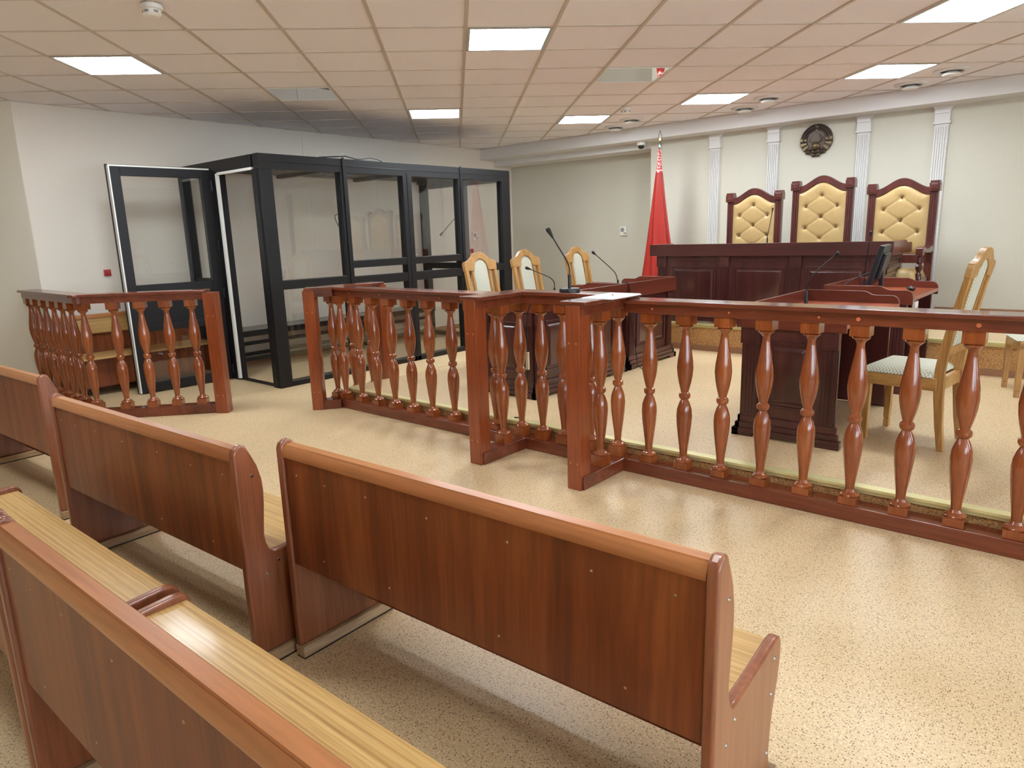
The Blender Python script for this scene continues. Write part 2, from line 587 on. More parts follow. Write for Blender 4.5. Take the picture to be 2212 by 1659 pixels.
# right wall with four unseen windows, the nearer ones added for more daylight
WIN = [(-2.9, -1.4), (-0.6, 0.9), (1.9, 2.9), (4.2, 5.5)]
WZ0, WZ1 = 0.85, 2.5
rw = MB()
ys = [YB] + [y for w in WIN for y in w] + [YN]
for a, b in zip(ys[::2], ys[1::2]):
    rw.box(XR, a, 0, XR + 0.3, b, ZC + 0.1)
for a, b in WIN:
    rw.box(XR, a, 0, XR + 0.3, b, WZ0)
    rw.box(XR, a, WZ1, XR + 0.3, b, ZC + 0.1)
struct('wall_right', rw, M['wall'])
for i, (a, b) in enumerate(WIN):
    fr = MB()
    x = XR + 0.12
    for y0, y1 in ((a, a + 0.06), ((a + b) / 2 - 0.03, (a + b) / 2 + 0.03), (b - 0.06, b)):
        fr.box(x, y0, WZ0, x + 0.06, y1, WZ1)
    fr.box(x, a, WZ0, x + 0.06, b, WZ0 + 0.06).box(x, a, WZ1 - 0.06, x + 0.06, b, WZ1)
    fr.box(XR - 0.08, a - 0.05, WZ0 - 0.04, x, b + 0.05, WZ0)
    w = struct('window_%d' % (i + 1), fr, M['white'])
    g = MB()
    for k in range(6):
        yy = a + 0.12 + k * (b - a - 0.24) / 5
        g.tube([(x + 0.1, yy, WZ0), (x + 0.1, yy, WZ1)], 0.007, 6)
    for zz in (WZ0 + 0.25, WZ1 - 0.25):
        g.tube([(x + 0.1, a, zz), (x + 0.1, b, zz)], 0.007, 6)
    ym, zm = (a + b) / 2, (WZ0 + WZ1) / 2
    g.tube([(x + 0.11, ym - 0.2, zm), (x + 0.11, ym, zm + 0.3), (x + 0.11, ym + 0.2, zm), (x + 0.11, ym, zm - 0.3), (x + 0.11, ym - 0.2, zm)], 0.007, 6)
    part('window_grille', g, M['blackplastic'], w)
    part('window_pane', MB().box(x + 0.027, a + 0.05, WZ0 + 0.05, x + 0.033, b - 0.05, WZ1 - 0.05), M['winglass'], w)

# ceiling of 600 mm tiles, laid at 45 degrees to the walls
ROOM = [(XR, YB), (XR, 8.62), (XW, 8.62), (XW, CORNER[1] + 0.01), CORNER, BEND, (BEND[0], YB)]
OX, OY, TILE = 0.13217541, 5.00020108, 0.6


def grid_pt(i, j):
    X, Y = OX + TILE * i, OY + TILE * j
    return ((X - Y) * R2, (X + Y) * R2)


struct('ceiling', MB().prism(ROOM, 'z', ZC + 0.006, ZC + 0.1), M['ceil'])


def clip(p, q):
    """pieces of the segment p-q inside ROOM"""
    ts = [0.0, 1.0]
    n = len(ROOM)
    for k in range(n):
        a, b = ROOM[k], ROOM[(k + 1) % n]
        d1, d2 = (q[0] - p[0], q[1] - p[1]), (b[0] - a[0], b[1] - a[1])
        den = d1[0] * d2[1] - d1[1] * d2[0]
        if abs(den) < 1e-9:
            continue
        t = ((a[0] - p[0]) * d2[1] - (a[1] - p[1]) * d2[0]) / den
        s = ((a[0] - p[0]) * d1[1] - (a[1] - p[1]) * d1[0]) / den
        if 0 <= s <= 1 and 0 < t < 1:
            ts.append(t)
    ts.sort()
    out = []
    for t0, t1 in zip(ts, ts[1:]):
        tm = (t0 + t1) / 2
        x, y = p[0] + tm * (q[0] - p[0]), p[1] + tm * (q[1] - p[1])
        ins = False
        for k in range(n):
            a, b = ROOM[k], ROOM[(k + 1) % n]
            if (a[1] > y) != (b[1] > y) and x < (b[0] - a[0]) * (y - a[1]) / (b[1] - a[1]) + a[0]:
                ins = not ins
        if ins and t1 - t0 > 1e-4:
            out.append(((p[0] + t0 * (q[0] - p[0]), p[1] + t0 * (q[1] - p[1])), (p[0] + t1 * (q[0] - p[0]), p[1] + t1 * (q[1] - p[1]))))
    return out


def bar(mb, p, q, w, z0, z1):
    d = Vector((q[0] - p[0], q[1] - p[1], 0))
    L = d.length
    ang = math.atan2(d.y, d.x)
    mb.box(0, -w / 2, z0, L, w / 2, z1, Matrix.Translation((p[0], p[1], 0)) @ Matrix.Rotation(ang, 4, 'Z'))


bars = MB()
for k in range(-26, 27):
    for p, q in clip(grid_pt(k, -30), grid_pt(k, 20)):
        bar(bars, p, q, 0.024, ZC, ZC + 0.007)
    for p, q in clip(grid_pt(-26, k - 6), grid_pt(24, k - 6)):
        bar(bars, p, q, 0.020, ZC + 0.001, ZC + 0.007)
struct('ceiling_trim', bars, M['tbar'])
edge = MB()
n = len(ROOM)
for k in range(n):
    a, b = ROOM[k], ROOM[(k + 1) % n]
    bar(edge, a, b, 0.03, ZC + 0.0005, ZC + 0.007)
struct('ceiling_edge_trim', edge, M['tbar'])


def tile_matrix(i, j):
    x, y = grid_pt(i + 0.5, j + 0.5)
    return (x, y, ZC), PI / 4


LIGHTS = [((-5, 1), 'square white ceiling light nearest the left wall'),
          ((0, 0), 'large square ceiling light in the middle of the near ceiling'),
          ((-1, 5), 'square ceiling light over the black glass booth'),
          ((2, 6), 'small square ceiling light beside the two far round vents near the flag'),
          ((4, 4), 'square ceiling light above the left judge chair, beside two round vents'),
          ((6, 2), 'square ceiling light above the wall emblem, beside the two nearest round vents'),
          ((5, -1), 'square ceiling light cut off by the top right corner of the view'),
          ((0, -6), None), ((-5, -4), None)]  # last two: unseen panels, added to light the foreground
lamp_root = None
for (i, j), lab in LIGHTS:
    loc, rz = tile_matrix(i, j)
    lab = lab or 'added ceiling light panel outside the view, brightening the foreground'
    if lamp_root is None:
        lamp_root = thing('ceiling_light', lab, 'light', loc, rz, 'square ceiling light panels')
        h = 0.288
        f = MB()
        for a, b, c, d in ((-h, -h, h, -h + 0.02), (-h, h - 0.02, h, h), (-h, -h + 0.02, -h + 0.02, h - 0.02), (h - 0.02, -h + 0.02, h, h - 0.02)):
            f.box(a, b, -0.004, c, d, 0.005)
        part('frame', f, M['chrome'], lamp_root)
        part('diffuser', MB().box(-h + 0.02, -h + 0.02, -0.002, h - 0.02, h - 0.02, 0.004), M['lamp'], lamp_root)
    else:
        dup(lamp_root, loc, rz, lab, 'square ceiling light panels')

mir_root = None
for (i, j), lab in (((-3, 3), 'mirrored ceiling tile above the open booth door, reflecting grey wall'),
                    ((2, 2), 'mirrored ceiling tile reflecting the red flag')):
    loc, rz = tile_matrix(i, j)
    if mir_root is None:
        mir_root = thing('mirror_panel', lab, 'mirror', loc, rz, 'mirrored ceiling tiles')
        h = 0.288
        f = MB()
        for a, b, c, d in ((-h, -h, h, -h + 0.012), (-h, h - 0.012, h, h), (-h, -h + 0.012, -h + 0.012, h - 0.012), (h - 0.012, -h + 0.012, h, h - 0.012)):
            f.box(a, b, -0.003, c, d, 0.005)
        part('frame', f, M['whitepl'], mir_root)
        part('mirror_sheet', MB().box(-h + 0.012, -h + 0.012, 0.0, h - 0.012, h - 0.012, 0.004), M['mirror'], mir_root)
    else:
        dup(mir_root, loc, rz, lab, 'mirrored ceiling tiles')

# ceiling fittings
vent = None
for (x, y), lab in (((-5.237, 8.33), 'round ceiling vent farthest back, above the niche next to the flag'),
                    ((-4.767, 7.966), 'round ceiling vent right of the smoke detector, second from the flag corner'),
                    ((-3.457, 8.306), 'round ceiling vent close to the beam above the left judge chair'),
                    ((-3.017, 7.883), 'round ceiling vent at the corner of the light above the left judge chair'),
                    ((-1.739, 8.306), 'round ceiling vent close to the beam above the right judge chair'),
                    ((-1.317, 7.869), 'largest looking round ceiling vent, beside the light above the emblem')):
    if vent is None:
        vent = thing('ceiling_vent', lab, 'vent', (x, y, ZC), 0, 'round ceiling vents')
        part('flange', MB().lathe([(0.002, 0.06), (-0.004, 0.098), (-0.014, 0.104), (-0.016, 0.125), (-0.008, 0.145), (0.0, 0.15), (0.006, 0.15)], 32), M['white'], vent)
        part('gap_shade', MB().lathe([(-0.0045, 0.04), (-0.005, 0.097)], 32), M['blackrub'], vent)  # black ring standing in for the shade in the gap around the disc
        part('disc', MB().lathe([(-0.046, 0.03), (-0.044, 0.07), (-0.036, 0.078), (-0.028, 0.072), (0.0, 0.03)], 32), M['whitepl'], vent)
    else:
        dup(vent, (x, y, ZC), 0, lab, 'round ceiling vents')
det = None
for (x, y), lab in (((-4.37, 1.99), 'white round smoke detector at the top edge, on the near ceiling'),
                    ((-4.36, 7.154), 'small white smoke detector on the far ceiling beside the round vents')):
    if det is None:
        det = thing('smoke_detector', lab, 'smoke detector', (x, y, ZC), 0, 'smoke detectors')
        part('mount', MB().lathe([(0.0, 0.058), (-0.022, 0.06), (-0.028, 0.05)], 24), M['whitepl'], det)
        hd = MB().lathe([(-0.028, 0.046), (-0.05, 0.05), (-0.062, 0.036), (-0.065, 0.02)], 24)
        part('sensor_head', hd, M['whitepl'], det)
        sl = MB()
        for k in range(6):
            sl.box(0.04, -0.012, -0.048, 0.051, 0.012, -0.036, Matrix.Rotation(k * PI / 3, 4, 'Z'))
        part('slots', sl, M['greypl'], det)
    else:
        dup(det, (x, y, ZC), 0, lab, 'smoke detectors')
t = thing('security_camera', 'white dome security camera with black lens under the beam by the flag', 'camera', (-5.11, 8.80, 2.655))
part('housing', MB().lathe([(0.0, 0.058), (-0.02, 0.06), (-0.045, 0.055), (-0.05, 0.045)], 24), M['whitepl'], t)
part('dome', MB().lathe([(-0.05, 0.042), (-0.07, 0.042), (-0.09, 0.03), (-0.098, 0.012)], 24), M['blackplastic'], t)

# pilasters on the judges' wall
for k, x in enumerate((-4.087, -3.326, -2.304, -1.535)):
    p = MB()
    w = 0.066
    p.box(x - w, YJ - 0.028, HD + 0.3, x + w, YJ, 2.5)
    for q in range(6):
        xx = x - w + 0.011 + q * 0.022
        p.box(xx - 0.0055, YJ - 0.042, HD + 0.34, xx + 0.0055, YJ - 0.028, 2.45)
    p.box(x - 0.082, YJ - 0.056, 2.475, x + 0.082, YJ, 2.497)
    p.box(x - 0.072, YJ - 0.046, 2.49, x + 0.072, YJ, 2.6)
    prof = [(-0.07, 2.58)] + [(-0.07 - 0.045 * (1 - math.cos(t_ * PI / 16)), 2.60 + 0.055 * math.sin(t_ * PI / 16)) for t_ in range(9)]
    prof = prof + [(-a, b) for a, b in reversed(prof)]
    p.prism([(x + a, b) for a, b in prof], 'y', YJ - 0.06, YJ)
    p.box(x - 0.074, YJ - 0.04, HD, x + 0.074, YJ, HD + 0.3)
    o = struct('trim_%d' % (9 + k), p, M['white'])


# ------------------------------------------------------------------ balustrades
BAL = [(.118, .030), (.120, .044), (.128, .046), (.136, .040), (.142, .027), (.155, .0205), (.20, .0245), (.27, .034), (.34, .042), (.40, .0455),
       (.44, .042), (.475, .031), (.497, .0205), (.500, .021), (.504, .028), (.512, .0325), (.521, .0335), (.530, .0325), (.537, .027), (.541, .021),
       (.555, .025), (.60, .036), (.64, .043), (.685, .0465), (.73, .043), (.78, .035), (.83, .027), (.87, .021), (.897, .019), (.907, .023),
       (.915, .032), (.922, .040), (.927, .0415), (.931, .036), (.936, .034)]


def baluster_mesh(dz):
    b_ = MB().lathe([(z + dz, r) for z, r in BAL], 28)
    b_.box(-0.042, -0.042, 0.08, 0.042, 0.042, 0.119 + dz)
    b_.box(-0.044, -0.044, 0.935 + dz, 0.044, 0.044, 0.9915 + dz)
    return mesh('baluster', b_, M['baluster'], 30)



def seg_bar(mb, p, q, w, z0, z1, e0=0.0, e1=0.0):
    d = Vector((q[0] - p[0], q[1] - p[1], 0)).normalized()
    bar(mb, (p[0] - d.x * e0, p[1] - d.y * e0), (q[0] + d.x * e1, q[1] + d.y * e1), w, z0, z1)


def balustrade(label, runs, posts, bals, dz=0.0, plugs=(), loc=None):
    """runs: polylines; posts: (x, y, rz, width, depth); bals: (x, y, rz)"""
    x0 = runs[0][0][0][0] if loc is None else loc[0]
    y0 = runs[0][0][0][1] if loc is None else loc[1]
    t = thing('balustrade', label, 'railing', (x0, y0, 0), 0, 'turned wooden balustrades')
    base, ap, top = MB(), MB(), MB()
    for pts, e0, e1, t0, t1 in runs:
        for k, (p, q) in enumerate(zip(pts, pts[1:])):
            a = e0 if k == 0 else 0.05
            b = e1 if k == len(pts) - 2 else 0.05
            ds = 0.0006 * k
            seg_bar(base, p, q, 0.118, 0.0, 0.080 + ds, a, b)
            seg_bar(ap, p, q, 0.11, 0.991 + dz, 1.0475 + dz + ds, a, b)
            ta = t0 if k == 0 else 0.07
            tb = t1 if k == len(pts) - 2 else 0.07
            seg_bar(top, p, q, 0.17, 1.047 + dz + ds / 2, 1.070 + dz + ds, ta, tb)
    part('base_rail', base, M['rail_h'], t, 0.004, local=False)
    part('apron', ap, M['rail_h'], t, 0.003, local=False)
    part('handrail', top, M['rail_h'], t, 0.005, local=False)
    for x, y, rz, w, d in posts:
        o = part('post', MB().box(-w / 2, -d / 2, 0, w / 2, d / 2, 1.0475 + dz), M['rail_v'], t, 0.003)
        o.location = (x - x0, y - y0, 0)
        o.rotation_euler = (0, 0, rz)
        pl = MB()
        for zz in (0.86, 0.16):
            for xx in (-0.024, 0.024):
                pl.lathe([(0, 0.0055), (0.0015, 0.005)], 12, Mx=Matrix.Translation((xx, -d / 2, zz)) @ Matrix.Rotation(PI / 2, 4, 'X'))
        part('screw', pl, M['plug'], o)
    bme = baluster_mesh(dz)
    for x, y, rz in bals:
        link('baluster', bme, t, (x - x0, y - y0, 0), rz)
    if plugs:
        pl = MB()
        for x, y, z, r in plugs:
            pl.lathe([(0, r), (0.0015, r * 0.9)], 14, Mx=Matrix.Translation((x, y, z)) @ Matrix.Rotation(PI / 2, 4, 'X'))
        part('screw', pl, M['plug'], t, local=False)
    return t


YM = 3.605
balustrade('long turned balustrade from the witness stand to the right edge of the view',
           [([(-2.165, YM), (1.2, YM)], 0.0, 0, 0, 0)], [],
           [(-2.022 + 0.2295 * k, YM, 0) for k in range(14)], 0.0,
           [(-1.98 + 0.46 * k, YM - 0.055, 1.02, 0.006) for k in range(3)] + [(-0.88, YM - 0.055, 1.02, 0.010), (-0.4, YM - 0.055, 1.02, 0.010)])
balustrade('three sided witness stand balustrade with two square posts, carrying a microphone',
           [([(-3.012, YM), (-2.225, YM)], 0.055, 0.055, 0.085, 0.085), ([(-3.012, YM - 0.085), (-3.012, 3.12)], 0.03, 0.0, 0, 0.02), ([(-2.225, YM - 0.085), (-2.225, 3.12)], 0.03, 0.0, 0, 0.02)],
           [(-3.012, 3.15, 0, 0.097, 0.10), (-2.225, 3.15, 0, 0.092, 0.10)],
           [(-3.03, YM, 0), (-2.842, YM, 0), (-2.660, YM, 0), (-2.445, YM, 0), (-2.243, YM, 0), (-3.012, 3.387, 0), (-2.225, 3.38, 0)], 0.024)
balustrade('turned balustrade left of the witness stand, with an angled end post at the gap',
           [([(-3.075, YM), (-5.19, YM), (-5.19, 4.12)], 0.0, 0.0, 0, 0.02), ([(-5.10, 3.565), (-5.235, 3.40)], 0.0, 0.0, 0, 0.02)],
           [(-5.205, 3.405, math.radians(38), 0.10, 0.10), (-5.19, 4.15, 0, 0.09, 0.09)],
           [(-5.075, YM, 0), (-4.838, YM, 0), (-4.619, YM, 0), (-4.398, YM, 0), (-4.173, YM, 0), (-3.946, YM, 0), (-3.70, YM, 0), (-3.48, YM, 0), (-3.268, YM, 0),
            (-5.19, 3.60, 0), (-5.19, 3.80, 0), (-5.19, 4.0, 0)], 0.0,
           [(-4.85, YM - 0.055, 1.02, 0.005), (-4.45, YM - 0.055, 1.02, 0.005), (-4.1, YM - 0.055, 1.02, 0.005), (-3.75, YM - 0.055, 1.02, 0.005)])
A49 = math.radians(49)
balustrade('turned balustrade running to the left wall, bent towards a chipped square end post',
           [([(-8.0, 2.085), (-6.58, 2.085), (-5.90, 2.83)], 0.02, 0.0, 0.02, 0.02)],
           [(-5.842, 2.848, math.radians(40), 0.105, 0.11)],
           [(-7.99, 2.085, 0), (-7.79, 2.085, 0), (-7.555, 2.085, 0), (-7.32, 2.085, 0), (-7.085, 2.085, 0), (-6.87, 2.085, 0), (-6.63, 2.10, 0.4),
            (-6.405, 2.262, A49), (-6.262, 2.425, A49), (-6.125, 2.578, A49), (-5.988, 2.735, A49)], 0.012)


# ------------------------------------------------------------------ pews
PROF = [(0.0, 0.045), (0.0, 0.785), (0.008, 0.803), (0.03, 0.815), (0.05, 0.806), (0.066, 0.773), (0.085, 0.73), (0.097, 0.68), (0.1, 0.636), (0.097, 0.59), (0.09, 0.53), (0.085, 0.48),
        (0.088, 0.45), (0.097, 0.425), (0.115, 0.411), (0.14, 0.41), (0.28, 0.417), (0.40, 0.426), (0.43, 0.424), (0.447, 0.414), (0.456, 0.395), (0.455, 0.354),
        (0.443, 0.294), (0.415, 0.22), (0.402, 0.16), (0.397, 0.095), (0.412, 0.045)]
PL = 1.55


def pew_parts(t, PL=PL):
    for x in (0.0, PL - 0.03):
        e = part('end_panel', MB().prism(PROF, 'x', x, x + 0.03), M['pew_end'], t, 0.009, 3)
        c = MB()
        xx = x + 0.03 if x else x
        for y, z in ((0.06, 0.70), (0.075, 0.335), (0.125, 0.37), (0.40, 0.375), (0.385, 0.28), (0.375, 0.11)):
            c.lathe([(0, 0.006), (0.0025, 0.0045)], 10, Mx=Matrix.Translation((xx, y, z)) @ Matrix.Rotation(PI / 2 if x else -PI / 2, 4, 'Y'))
        part('bolt', c, M['steel'], e)
        part('skid', MB().box(x - 0.002, 0.0, 0.006, x + 0.046, 0.425, 0.046), M['skid'], t, 0.003)
        part('skid_pad', MB().box(x + 0.001, 0.002, 0.0, x + 0.044, 0.423, 0.006), M['blackrub'], t)
    a, b = 0.03, PL - 0.03
    part('back_panel', MB().box(a, 0.012, 0.365, b, 0.03, 0.767), M['pew_v'], t)
    part('top_rail', MB().prism([(0.004, 0.757), (0.004, 0.772), (0.017, 0.793), (0.0185, 0.791), (0.021, 0.797), (0.052, 0.797), (0.058, 0.79), (0.058, 0.757)], 'x', a, b), M['pew_rail'], t)
    part('backrest', MB().prism([(0.031, 0.60), (0.031, 0.756), (0.045, 0.756), (0.058, 0.60)], 'x', a, b), M['pew_seat'], t)
    part('seat', MB().box(a, 0.031, 0.38, b, 0.44, 0.402), M['pew_seat'], t, 0.003)
    part('stretcher', MB().box(a, 0.32, 0.09, b, 0.338, 0.38), M['pew_v'], t)
    c = MB()
    for x, z in [(0.09, 0.70), (0.24, 0.695), (0.44, 0.70), (0.70, 0.695), (0.99, 0.70), (1.24, 0.695), (1.45, 0.70), (0.20, 0.42), (0.52, 0.425), (0.95, 0.42), (1.33, 0.425)]:
        c.lathe([(0, 0.0036), (0.0015, 0.003)], 8, Mx=Matrix.Translation((x, 0.012, z)) @ Matrix.Rotation(PI / 2, 4, 'X'))
    part('screw_cap', c, M['skid'], t)


PG = 'wooden public benches'
pew = thing('pew', 'brown front row bench nearest the camera, its right end panel in full view', 'bench', (-2.075, 1.168, 0), math.radians(2.3), PG)
pew_parts(pew)
for loc, deg, lab in (((-3.655, 0.955, 0), 2.9, 'brown front row bench in the middle, its curved right end panel beside a gap'),
                      ((-5.785, 1.00, 0), 2.9, 'brown front row bench cut off by the left edge, in front of the left wall'),
                      ((-2.06, 0.36, 0), 1.0, 'near second row bench whose long back crosses the bottom left of the view'),
                      ((-3.66, 0.335, 0), 1.0, 'second row bench at the left edge, of which only the pale seat shows')):
    dup(pew, loc, math.radians(deg), lab, PG)
side = thing('pew', 'brown bench with pale backrest along the left wall, behind the left balustrade', 'bench', (-7.92, 3.64, 0), -PI / 2, PG)
pew_parts(side, 1.47)

# ------------------------------------------------------------------ desks on the platform


def raised_panel(mb, axis_m, u0, u1, z0, z1):
    """frame moulding and raised field on a face; axis_m maps (u, depth, z) to the parent's frame, depth towards the viewer"""
    for a, b, c, d in ((u0, z0, u1, z0 + 0.016), (u0, z1 - 0.016, u1, z1), (u0, z0 + 0.016, u0 + 0.016, z1 - 0.016), (u1 - 0.016, z0 + 0.016, u1, z1 - 0.016)):
        mb.box(a, 0, b, c, 0.010, d, axis_m)
    i = 0.035
    vs = [(u0 + i, 0, z0 + i), (u1 - i, 0, z0 + i), (u1 - i, 0, z1 - i), (u0 + i, 0, z1 - i),
          (u0 + i + 0.02, 0.014, z0 + i + 0.02), (u1 - i - 0.02, 0.014, z0 + i + 0.02), (u1 - i - 0.02, 0.014, z1 - i - 0.02), (u0 + i + 0.02, 0.014, z1 - i - 0.02)]
    mb.add(vs, [(3, 2, 1, 0), (4, 5, 6, 7), (0, 1, 5, 4), (1, 2, 6, 5), (2, 3, 7, 6), (3, 0, 4, 7)], axis_m)


def fluted(mb, axis_m, u0, u1, z0, z1):
    mb.box(u0, 0, z0, u1, 0.014, z1, axis_m)
    n = 4
    w = (u1 - u0) / (n * 2 + 1)
    for k in range(n):
        a = u0 + w * (1 + 2 * k)
        mb.box(a, 0.014, z0 + 0.01, a + w, 0.019, z1 - 0.01, axis_m)


def plinth(mb, axis_m, u0, u1, s=1.0):
    """stepped skirting with short feet"""
    mb.box(u0 - 0.018, 0, 0.085, u1 + 0.018, 0.018, 0.13, axis_m)
    mb.box(u0 - 0.03, 0, 0.05, u1 + 0.03, 0.03, 0.085, axis_m)
    mb.box(u0 - 0.045, 0, 0.022, u1 + 0.045, 0.045, 0.05, axis_m)
    for a, b in ((u0 - 0.045, u0 + 0.09), (u1 - 0.09, u1 + 0.045)):
        mb.box(a, 0, 0, b, 0.045, 0.022, axis_m)


DW = 0.60


def desk(label, L, loc, rz):
    """local frame: the panelled front is the x = 0 face looking to -x, the sitter is at x > 0, ends at y = 0 and y = L"""
    t = thing('desk', label, 'desk', loc, rz, 'clerk and counsel desks')
    part('carcass', MB().box(0.02, 0.02, 0.02, 0.045, L - 0.02, 0.72).box(0.045, 0.02, 0.02, DW - 0.01, 0.045, 0.72).box(0.045, L - 0.045, 0.02, DW - 0.01, L - 0.02, 0.72), M['maho_v'], t)
    front = Matrix.Translation((0.02, 0, 0)) @ Matrix(((0, -1, 0, 0), (1, 0, 0, 0), (0, 0, 1, 0), (0, 0, 0, 1)))
    near = Matrix.Translation((0, 0.02, 0)) @ Matrix(((1, 0, 0, 0), (0, -1, 0, 0), (0, 0, 1, 0), (0, 0, 0, 1)))
    far = Matrix.Translation((0, L - 0.02, 0))
    for mx, u0, u1 in ((front, 0.02, L - 0.02), (near, 0.02, DW - 0.01), (far, 0.02, DW - 0.01)):
        p = MB()
        raised_panel(p, mx, u0 + 0.15, u1 - 0.15, 0.2, 0.62)
        part('raised_panel', p, M['maho_v'], t, 0.002)
        for a in (u0, u1 - 0.11):
            q = MB()
            fluted(q, mx, a + 0.006, a + 0.104, 0.13, 0.60)
            pil = part('pilaster', q, M['maho_v'], t, 0.0015)
            part('cap_block', MB().box(a, 0, 0.595, a + 0.11, 0.024, 0.70, mx).box(a + 0.018, 0.024, 0.613, a + 0.092, 0.028, 0.682, mx), M['maho_v'], pil, 0.002)
        q = MB()
        plinth(q, mx, u0 + 0.0, u1 - 0.0)
        part('plinth', q, M['maho_h'], t, 0.002)
    part('desk_top', MB().box(0.0, 0.0, 0.725, DW + 0.03, L, 0.753), M['desk_top'], t, 0.002)
    part('front_rim', MB().box(-0.022, -0.012, 0.70, 0.0, L + 0.012, 0.837), M['maho_y'], t, 0.003)
    arc = [(DW + 0.03 + 0.0 - 0.05 * (1 - math.cos(a * PI / 12)), 0.76 + 0.05 * math.sin(a * PI / 12)) for a in range(7)]
    g = [(0.0, 0.70), (0.0, 0.837), (0.40, 0.837), (0.425, 0.828), (0.445, 0.816), (0.47, 0.81)] + list(reversed(arc)) + [(DW + 0.03, 0.70)]
    for y in (-0.012, L - 0.012):
        part('gallery_board', MB().prism(g, 'y', y, y + 0.022), M['gallery'], t, 0.004)
    return t


desk('right hand desk nearest the long balustrade, with a chair pushed up to it', 1.27, (-1.735, 4.24, HP), 0)
rd2 = desk('right hand desk behind the first, carrying the monitor', 0.98, (-1.735, 5.97, HP), 0)
part('power_socket', MB().box(DW + 0.005, 0.10, 0.66, DW + 0.03, 0.20, 0.715), M['whitepl'], rd2, 0.004, label='white power socket under the desk edge')
desk('left hand desk nearest the witness stand, facing the middle of the court', 1.365, (-3.43, 5.62, HP), PI)
desk('left hand desk next to the judges bench, facing the middle of the court', 0.90, (-3.43, 6.60, HP), PI)

# ------------------------------------------------------------------ judges' bench
t = thing('judge_bench', 'long dark mahogany judges bench with three front panels on the dais', 'desk', (-2.78, 7.4, HD))
jx0, jx1, jy = -3.97, -1.60, 7.22
part('carcass', MB().box(jx0 + 0.01, jy, HD + 0.02, jx1 - 0.01, jy + 0.03, 1.18).box(jx0 + 0.01, jy + 0.03, HD + 0.02, jx0 + 0.04, 7.98, 1.17).box(jx1 - 0.04, jy + 0.03, HD + 0.02, jx1 - 0.01, 7.98, 1.17), M['maho_v'], t, local=False)
front = Matrix.Translation((0, jy, 0)) @ Matrix(((1, 0, 0, 0), (0, -1, 0, 0), (0, 0, 1, 0), (0, 0, 0, 1)))
for a, b in ((-3.785, -3.255), (-3.055, -2.51), (-2.31, -1.76)):
    p = MB()
    raised_panel(p, front, a, b, HD + 0.2, 1.06)
    part('raised_panel', p, M['maho_v'], t, 0.002, local=False)
    part('frieze_strip', MB().box(a - 0.03, 0, 1.115, b + 0.03, 0.012, 1.135, front), M['maho_h'], t, local=False)
rside = Matrix.Translation((jx1 - 0.01, 0, 0)) @ Matrix(((0, 1, 0, 0), (1, 0, 0, 0), (0, 0, 1, 0), (0, 0, 0, 1)))
p = MB()
raised_panel(p, rside, 7.34, 7.86, 0.98, 1.13)
raised_panel(p, rside, 7.34, 7.86, HD + 0.15, 0.95)
part('raised_panel', p, M['maho_v'], t, 0.002, local=False)
for x in (-3.904, -3.157, -2.407, -1.657):
    q = MB()
    fluted(q, front, x - 0.05, x + 0.05, HD + 0.13, 1.05)
    pil = part('pilaster', q, M['maho_v'], t, 0.0015, local=False)
    part('cap_block', MB().box(x - 0.057, 0, 1.048, x + 0.057, 0.028, 1.166, front).box(x - 0.038, 0.028, 1.068, x + 0.038, 0.032, 1.146, front), M['maho_v'], pil, 0.003, local=False)
q = MB()
plinth(q, front @ Matrix.Translation((0, 0, HD)), jx0 + 0.01, jx1 - 0.01)
part('plinth', q, M['maho_h'], t, 0.002, local=False)
part('lip_board', MB().box(-4.035, 7.16, 1.17, -1.525, 7.19, 1.298), M['maho_h'], t, 0.003, local=False)
ends = [(7.19, 1.17), (7.19, 1.298), (7.68, 1.298), (7.70, 1.285), (7.74, 1.272), (7.92, 1.272), (7.94, 1.26), (7.95, 1.18), (7.92, 1.17)]
for x in (-4.035, -1.547):
    part('gallery_board', MB().prism(ends, 'x', x, x + 0.022), M['gallery'], t, 0.003, local=False)
part('bench_top', MB().box(-4.013, 7.19, 1.175, -1.547, 7.69, 1.20), M['desk_top'], t, local=False)


# ------------------------------------------------------------------ judges' chairs
def camel(x, w):
    return 0.5 * (1 + math.cos(PI * max(-1, min(1, x / w))))


